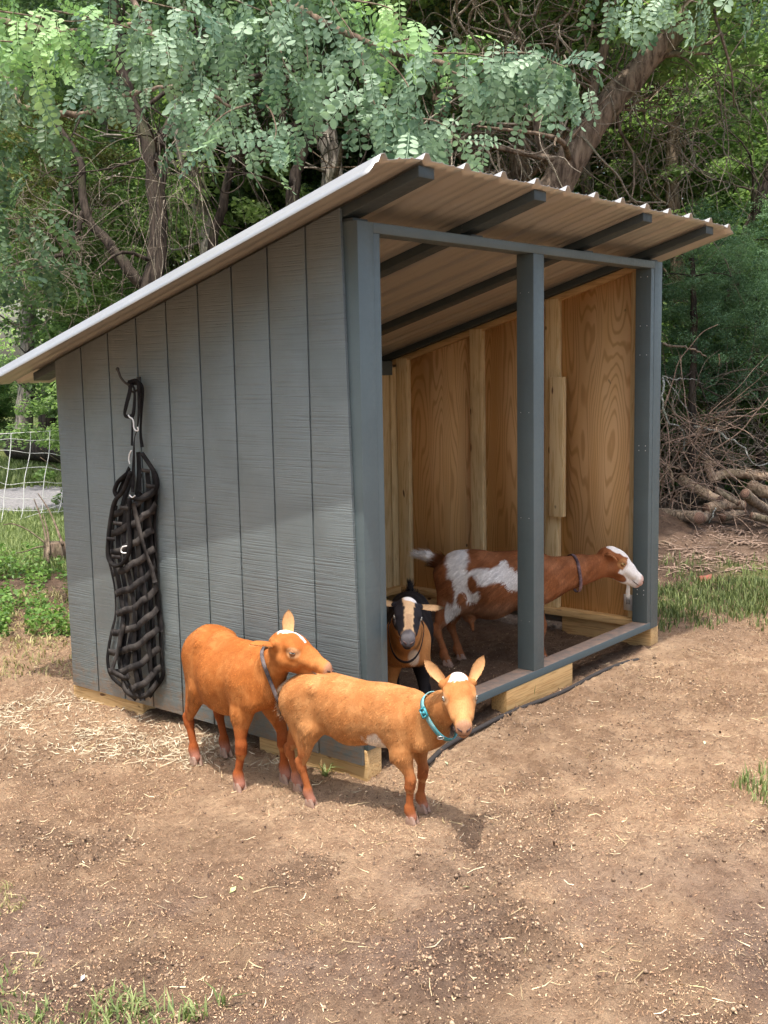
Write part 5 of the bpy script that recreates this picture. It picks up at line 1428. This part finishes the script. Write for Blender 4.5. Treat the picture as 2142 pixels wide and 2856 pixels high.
    logm('broken upright stub standing on the pile', [(470, 975, 10.8), (440, 920, 10.8), (425, 850, 10.8)], 34, 'log_pale', (0, 1))
    logm('mottled log slanting down in the middle of the pile', [(275, 965, 10.9), (370, 1030, 10.6), (500, 1095, 10.4)], 38, 'log_pale')
    logm('log with a round dark sawn end facing the yard', [(660, 1055, 9.9), (740, 1120, 10.1), (860, 1190, 10.4)], 36, 'log')
    logm('thick grey-brown log on the ground next to the shed', [(375, 1205, 9.8), (250, 1190, 10.1), (60, 1165, 10.5)], 44, 'log')
    logm('short grey log half hidden by the shed corner', [(235, 1262, 9.9), (120, 1215, 10.1), (20, 1190, 10.3)], 24, 'bark_grey')
    logm('stout yellowish log piled at the right edge', [(690, 1010, 10.6), (780, 1040, 10.5), (900, 1080, 10.4)], 48, 'log_pale')
    logm('thin log lying low at the right edge', [(700, 1190, 9.9), (800, 1215, 9.9), (900, 1240, 9.9)], 26, 'log')
    logm('reddish log leaning in the middle of the pile', [(480, 1030, 10.2), (620, 1115, 10.1)], 22, 'log')
    logm('short log resting under the slanting one', [(420, 1150, 10.2), (540, 1120, 10.3), (640, 1125, 10.4)], 40, 'log_pale')
    logm('dark log end poking out above the ground log', [(395, 1210, 10.0), (470, 1150, 10.5)], 30, 'log')
    logm('peeled log lying behind the round sawn end', [(520, 1200, 10.2), (640, 1175, 10.4)], 34, 'log')
    BR = [('long lichen-grey branch arching over the pile', [(345, 640), (450, 655), (560, 712), (650, 768), (680, 830), (745, 885), (830, 850)], 12, 'lichen'),
          ('crooked grey branch rising beside the shed post', [(150, 340), (150, 480), (180, 610), (250, 640), (290, 720), (285, 800)], 12, 'lichen'),
          ('bare branch reaching out to the right above the pile', [(330, 700), (430, 620), (520, 580), (640, 580), (810, 553)], 10, 'twig'), ('forked branch above the pile', [(470, 605), (560, 550), (600, 525)], 9, 'twig'),
          ('curved pale branch at the shed side of the pile', [(135, 860), (195, 905), (218, 1000), (190, 1135)], 11, 'twig'), ('second curved branch tight against the shed', [(125, 900), (152, 990), (130, 1120)], 12, 'twig'),
          ('pale broken branch propped at the right', [(655, 885), (700, 950), (725, 1005)], 10, 'log_pale'), ('white branch crossing the propped one', [(670, 905), (760, 925), (850, 960)], 8, 'log_pale'),
          ('long straight stick across the front of the pile', [(480, 1182), (650, 1188), (860, 1180)], 6, 'twig'), ('long reddish stick across the pile', [(340, 905), (480, 865), (655, 842)], 5, 'twig'),
          ('forked grey stick in the pile front', [(480, 1120), (460, 1190), (420, 1250), (350, 1280)], 8, 'lichen'), ('grey branch angling behind the cedar', [(150, 330), (230, 350), (330, 345), (400, 375)], 7, 'lichen'),
          ('dead limb jutting from the trees above the pile', [(150, 130), (230, 145), (330, 160), (420, 210)], 14, 'log'), ('short white stick hanging in the cedar', [(495, 195), (502, 262)], 6, 'log_pale'),
          ('thin pale branch slanting over the logs', [(860, 1010), (760, 960), (640, 900), (540, 840)], 6, 'log_pale'), ('bleached twig leaning on the middle of the pile', [(300, 1240), (330, 1120), (420, 1020), (445, 1000)], 5, 'log_pale'), ('bent dry branch at the left of the pile', [(160, 1000), (260, 930), (330, 905), (420, 880)], 6, 'twig'),
          ('dark diagonal branch beside the post', [(170, 350), (250, 460), (350, 600)], 7, 'lichen')]
    for lb, pts, rp, mt in BR:
        P = spline([px(X, Y, 10.3+.2*math.sin(i+len(lb))) for i, (X, Y) in enumerate(pts)], 20); P[1:-1] += rng.normal(size=(18, 3))*.006; m = MB(); r = rp*.452*.5*10.3/FPX
        m.tube(P, np.linspace(r*1.25, r*.6, 20), 7, jit=.25); o = m.build('branch', M[mt], smooth=True); tag(o, lb, 'branch', 'branches in the brush pile')
    # fine twigs nobody could count
    tangle('twig_tangle', 'dense tangle of reddish dry twigs through the brush pile', [(1830, 2010, 1150, 1400)], 10.5, 150, .13, .006, mat='twig', curl=.18, kind='stuff', cat='twigs', dd=.5)
    tangle('twig_tangle', 'grey-brown dead brush behind the logs at the right edge', [(1830, 2180, 1020, 1330)], 11.5, 300, .15, .006, mat='vine', curl=.3, kind='stuff', cat='twigs', dd=.6)
    tangle('fallen_twigs', 'small sticks and bark strewn on the soil before the brush pile', [(1830, 2150, 1470, 1560)], 9.0, 5, .01, .004, mat='twig', kind='stuff', cat='sticks')
    m = MB()
    for _ in range(260):
        u = 1830+330*rng.random(); p = on_ground(u, 1470+130*rng.random()); a = rng.random()*3.14; l_ = .05+.25*rng.random()**2; d_ = np.array([math.cos(a), math.sin(a), 0])*l_
        m.tube([p+(0, 0, .01), p+d_*.5+(0, 0, .015+.02*rng.random()), p+d_+(0, 0, .008)], .003+.006*rng.random()**2, 4)
    tag(m.build('fallen_sticks', M['twig'], smooth=True), 'sticks and bark bits strewn on the dark soil right of the shed', 'sticks', kind='stuff')
    rb = on_ground(1968, 1620); m = MB(); m.hexa([(-.07, -.03, -.01), (.06, -.045, -.01), (.07, .03, -.01), (-.05, .04, -.01), (-.055, -.02, .035), (.045, -.03, .05), (.05, .02, .03), (-.045, .03, .04)]); o = m.build('brick_piece', NT('red_brick').principled((.24, .085, .06), .9, .2)); o.location = [float(q) for q in rb]; tag(o, 'small piece of red brick lying on the soil before the brush pile', 'brick')

    # ---- grass and weeds
    gp = lambda u, v: on_ground(u, v)[:2]
    sp = []
    for _ in range(330): u = 1825+360*rng.random(); v = 1640+90*rng.random()-(u-1840)*.12*rng.random(); sp.append((*gp(u, v), .10, int(2+18*rng.random()**1.5)))
    for _ in range(90): u = 1825+340*rng.random(); sp.append((*gp(u, 1560+200*rng.random()), .07, 14))
    blades('grass', 'strip of green grass running beside the shed at the right', sp, h=(.03, .10), mat='grass_shade')
    sp = []
    for _ in range(420): u = -60+260*rng.random(); v = 1440+150*rng.random(); sp.append((*gp(u, v), .28, 60))
    blades('grass', 'sunlit lawn between the fence and the shed at the left', sp, h=(.05, .15), w=.006)
    sp = []
    for _ in range(130): u = -60+260*rng.random(); v = 1660+230*rng.random()**1.3; sp.append((*gp(u, v), .16, 10))
    blades('grass', 'thin yellowing grass near the low corner of the shed', sp, h=(.02, .08), mat='grass_dry', lean=1.3)
    sp = []
    for _ in range(260): u = -200+700*rng.random(); v = 1290+66*rng.random(); sp.append((*gp(u, v), .5, 50))
    blades('grass', 'rough grass round the felled log past the lane', sp, h=(.08, .22), w=.012)
    blades('grass', 'coarse green grass tuft at the bottom edge left of the middle', [(*gp(320, 2800), .055, 34), (*gp(390, 2830), .06, 40), (*gp(285, 2850), .05, 26), (*gp(470, 2850), .05, 30), (*gp(540, 2840), .04, 26), (*gp(350, 2870), .08, 50), (*gp(620, 2800), .015, 9)], h=(.02, .075), w=.0028, lean=.9)
    blades('grass', 'green grass in the bottom left corner', [(*gp(10, 2800), .06, 40), (*gp(60, 2840), .07, 44), (*gp(-20, 2740), .06, 34), (*gp(130, 2860), .06, 34), (*gp(200, 2870), .06, 26)], h=(.015, .055), w=.0026, lean=.9)
    blades('grass', 'patch of dry yellow grass stubble at the left edge of the foreground', [(*gp(10, 2530), .07, 90), (*gp(-20, 2480), .06, 60), (*gp(60, 2700), .05, 30)], h=(.01, .045), w=.0018, mat='grass_dry', lean=1.3)
    blades('grass', 'wispy pale tuft growing against the timber block under the sill', [(*gp(1500, 1925), .05, 50), (*gp(1530, 1915), .05, 60), (*gp(1470, 1950), .05, 40), (*gp(1555, 1905), .04, 40)], h=(.04, .12), w=.002)
    blades('grass', 'patchy grass tuft at the right edge of the yard', [(*gp(2110, 2200), .06, 60), (*gp(2150, 2230), .08, 70), (*gp(2070, 2190), .04, 25), (*gp(2135, 2160), .04, 25)], h=(.03, .09), w=.0024)
    blades('weed', 'little green sprout growing beside the corner block', [(*gp(905, 2160), .008, 12)], h=(.05, .10), w=.004, lean=1.1, cat='plant', kind=None)
    # broad-leaved ground cover behind the low side of the shed
    n = 6500; u = -90+290*rng.random(n); v = 1550+230*rng.random(n)**1.2; Z = rng.random(n)**1.5*.13; kp = fbm(u*.02, v*.03, 5, 3) > .44; u = u[kp]; v = v[kp]; Z = Z[kp]; n = len(u)
    P = np.array([on_ground(a, b) for a, b in zip(u, v)]); P[:, 2] += Z
    nr = nrm(rng.normal(size=(n, 3))*.5+np.array([0, 0, 1.])); ax = nrm(np.cross(nr, rng.normal(size=(n, 3)))); sd = np.cross(nr, ax); s_ = .009+.017*rng.random((n, 1))
    V = np.stack([P-ax*s_, P+sd*s_*.6+nr*s_*.1, P+ax*s_, P-sd*s_*.6+nr*s_*.1], 1).reshape(-1, 3); col = np.zeros((n*4, 3)); col[:, 0] = np.repeat(rng.random(n), 4)
    tag(mesh_np('ground_cover', V, [np.arange(n*4).reshape(-1, 4)], M['weed'], cols=col), 'low leafy weeds sprawling beside the back corner of the shed', 'weeds', kind='stuff')
    # bare saplings
    for lb, pts in (('bare dark sapling stem leaning left by the back corner', [(555, 1170), (500, 1020), (430, 860), (335, 715)]), ('thin upright sapling beside the leaning one', [(425, 1330), (410, 1150), (370, 960), (300, 765)]), ('thin dark stem next to the saplings', [(432, 1250), (420, 1060), (380, 900)]), ('dead arching twig in the weeds at the left', [(400, 1150), (250, 1040), (120, 985), (30, 990)]), ('dead branch lying over the weeds', [(600, 1625), (400, 1575), (280, 1540), (180, 1490), (130, 1500)]), ('fallen grey branch among the weeds', [(420, 1180), (320, 1190), (230, 1225), (140, 1240)])):
        P = spline([at_depth(x*.3166, 1150+y*.3166, 8.9-.0008*(y-1100)) for x, y in pts], 14); m = MB(); m.tube(P, np.linspace(.013 if 'sapling' in lb or 'lying' in lb else .008, .004, 14), 6, jit=.2)
        tag(m.build('sapling' if 'stem' in lb or 'sapling' in lb else 'branch', M['bark'], smooth=True), lb, 'sapling' if 'stem' in lb or 'sapling' in lb else 'branch')
    m = MB(); b = on_ground(158, 1580); m.tube([b-(0, 0, .05), b+(0, 0, .20)], [.10, .085], 14, jit=.3); tag(m.build('stump', M['bark'], smooth=True), 'rotten low stump behind the back corner of the shed', 'stump')
# ---------------------------------------------------------------- hay net of black webbing hanging from the hook
def wallp(X, Y, off): return at_x(270+X*.4339, 1000+Y*.4339, -.62*I-off)
net_o = hp+np.array([-.012, 0, -.01])
net = empty('hay_net', net_o, 0, 'black webbing hay net hanging empty from the hook on the grey side wall', 'hay net')
def ribbon(m, P, w, nrm0=(-1, 0, 0), twist=0., th=.0009, n=None):
    P = np.asarray(P, float); P = spline(P, n or len(P)*4); k = len(P); T = nrm(np.gradient(P, axis=0)); N0 = np.array(nrm0, float); V = []
    for i in range(k):
        S = nrm(np.cross(T[i], N0)); N = np.cross(S, T[i]); a = twist*math.sin(i/k*6.28*1.3) if np.ndim(twist) == 0 else twist[i]
        S2 = S*math.cos(a)+N*math.sin(a); N2 = np.cross(S2, T[i])
        for q, z in ((-.5, 0), (.5, 0), (.5, th), (-.5, th)): V.append(P[i]+S2*w*q+N2*z)
    Q = []
    for i in range(k-1):
        for j in range(4): Q.append((i*4+j, i*4+(j+1) % 4, i*4+4+(j+1) % 4, i*4+4+j))
    Q += [(0, 1, 2, 3), ((k-1)*4+3, (k-1)*4+2, (k-1)*4+1, (k-1)*4)]
    m.add(V, Q)
def netobj(nm, build, mat, smooth=False, parent=None):
    m = MB(); build(m); m.v = [v-net_o for v in m.v]; return m.build(nm, M[mat], parent or net, smooth=smooth)
Lx = np.array([(640, 235), (760, 180), (880, 130), (1000, 90), (1150, 65), (1300, 70), (1420, 105), (1540, 115), (1640, 118), (1760, 88), (1900, 62), (2010, 66), (2090, 130), (2150, 230)])
Rx = np.array([(600, 300), (720, 365), (820, 388), (950, 380), (1100, 375), (1300, 388), (1500, 398), (1700, 408), (1900, 422), (2040, 432), (2150, 350)])
def lat(s, t, off):
    Y = 640+t*1500; l = np.interp(Y, Lx[:, 0], Lx[:, 1]); r = np.interp(Y, Rx[:, 0], Rx[:, 1])
    return wallp(l+(r-l)*s, Y+60*math.sin(math.pi*s)*t, off+.045*math.sin(math.pi*min(max(s, 0), 1))*(.5+.5*t))
def diag(a, k, t0, t1, ph, off, jw=.004):
    P = []
    for i in range(15):
        t = t0+(t1-t0)*i/14; s = a+k*(t-t0)+.008*math.sin(t*30+ph)
        if s < -.02 or s > 1.02: continue
        P.append(lat(min(max(s, 0), 1), t, off+jw*math.sin(i*1.57+ph)+.002))
    return P
def fr(m):
    for j in range(4):
        P = diag(.04+.26*j, .30, max(.10, .20-.03*j), 1.0, j*1.6, .018)
        if len(P) > 3: ribbon(m, P, .034, twist=.05)
netobj('webbing', fr, 'strap')
def fr3(m):
    for j in range(10):
        t0 = .13+.084*j; P = []
        for i in range(9):
            s = .97-.94*i/8; P.append(lat(s, min(t0+.115*(1-s)+.004*math.sin(i*2+j), 1.), .026+.004*math.cos(i*1.57+j*1.57)))
        ribbon(m, P, .031, twist=.04)
netobj('webbing', fr3, 'strap_worn')
def edg(m):
    for s_ in (.02, .98): ribbon(m, [lat(s_, t, .014) for t in np.linspace(.04, 1, 16)], .020, twist=.3)
netobj('webbing', edg, 'strap')
def bk(m):
    for j in range(3):
        P = diag(1.0-.2*j, -.75, .05+.22*j, min(1., .05+.22*j+.75), j*.9, .004, .003)
        if len(P) > 3: ribbon(m, P, .032, twist=.05)
    for j in range(3):
        P = diag(.20+.28*j, .12, .06, 1., j*2., .006, .003)
        if len(P) > 3: ribbon(m, P, .032, twist=.05)
netobj('webbing', bk, 'strap_dark')
# worn straps near the bottom
def lowr(m):
    for pts in ([(100, 2000), (135, 1880), (160, 1760), (175, 1700)], [(95, 2010), (150, 2040), (190, 2055), (210, 2030)],
                [(210, 2100), (255, 2160), (300, 2170), (345, 2140), (390, 2080)], [(160, 2080), (190, 2140), (250, 2170), (270, 2120), (255, 2040)], [(235, 930), (262, 1050), (290, 1160), (320, 1260), (350, 1340), (375, 1440)], [(290, 1010), (350, 980), (378, 930)]):
        ribbon(m, [wallp(x, y, .064+.003*math.sin(x)) for x, y in pts], .026, twist=.15)
netobj('webbing', lowr, 'strap_worn')
# padded rim
def rim(m):
    m.tube(spline([wallp(x, y, .055) for x, y in ((225, 893), (290, 905), (350, 880), (388, 820), (378, 750), (345, 690), (290, 610))], 30), .0095, 8)
    m.tube(spline([wallp(x, y, .060) for x, y in ((218, 730), (170, 850), (115, 920), (90, 1030), (75, 1150), (72, 1270), (105, 1325), (160, 1320), (205, 1250), (215, 1180), (205, 1040), (212, 900))], 50), .0100, 8)
    m.tube(spline([wallp(x, y, .03) for x, y in ((200, 735), (140, 790), (115, 850), (135, 895))], 14), .010, 8)
netobj('padded_rim', rim, 'strap', True)
def keep(m):
    for (x, y) in ((90, 1160), (125, 1275), (135, 1060), (175, 960), (345, 820), (315, 720)): ribbon(m, [wallp(x-28, y-4, .071), wallp(x, y, .075), wallp(x+28, y+3, .071)], .016, n=6)
netobj('keeper_loops', keep, 'strap_worn')
hk_ = hp+np.array([-.052, .010, -.006])
def hdl(m):
    ribbon(m, [hk_+(0, .0, .004), wallp(262, 150, .045), wallp(272, 300, .040), wallp(262, 440, .044), wallp(242, 520, .046), wallp(238, 660, .05), wallp(230, 860, .06)], .016, twist=.5, n=40)
netobj('handle', hdl, 'strap')
def hdl2(m):
    ribbon(m, [hk_+(0, .006, .004), wallp(215, 190, .045), wallp(190, 300, .042), wallp(180, 362, .040), wallp(210, 372, .036), wallp(236, 350, .036), wallp(242, 200, .04), hk_+(.004, 0, .0)], .019, twist=.35, n=50)
    ribbon(m, [hk_+(.01, -.008, .004), wallp(290, 180, .03), wallp(287, 350, .026), wallp(282, 480, .026), wallp(292, 570, .026)], .019, twist=.2, n=30)
    ribbon(m, [wallp(232, 380, .03), wallp(228, 480, .03), wallp(226, 560, .03)], .014, n=12)
    ribbon(m, [wallp(268, 600, .03), wallp(272, 720, .034), wallp(274, 860, .04)], .030, n=12)
netobj('handle', hdl2, 'strap_dark')
for k, (pts, r) in enumerate((([(203, 362), (212, 378), (228, 386), (236, 410), (238, 445), (250, 462), (266, 462), (262, 440)], .0032), ([(222, 590), (210, 615), (206, 650), (212, 678)], .0030), ([(192, 1205), (168, 1210), (156, 1230), (164, 1248), (188, 1250)], .0030), ([(210, 878), (228, 892), (246, 880)], .0028))):
    netobj('carabiner' if k < 3 else 'ring', lambda m: m.tube(spline([wallp(x, y, .078) for x, y in pts], 16), r, 7), 'white_metal', True)
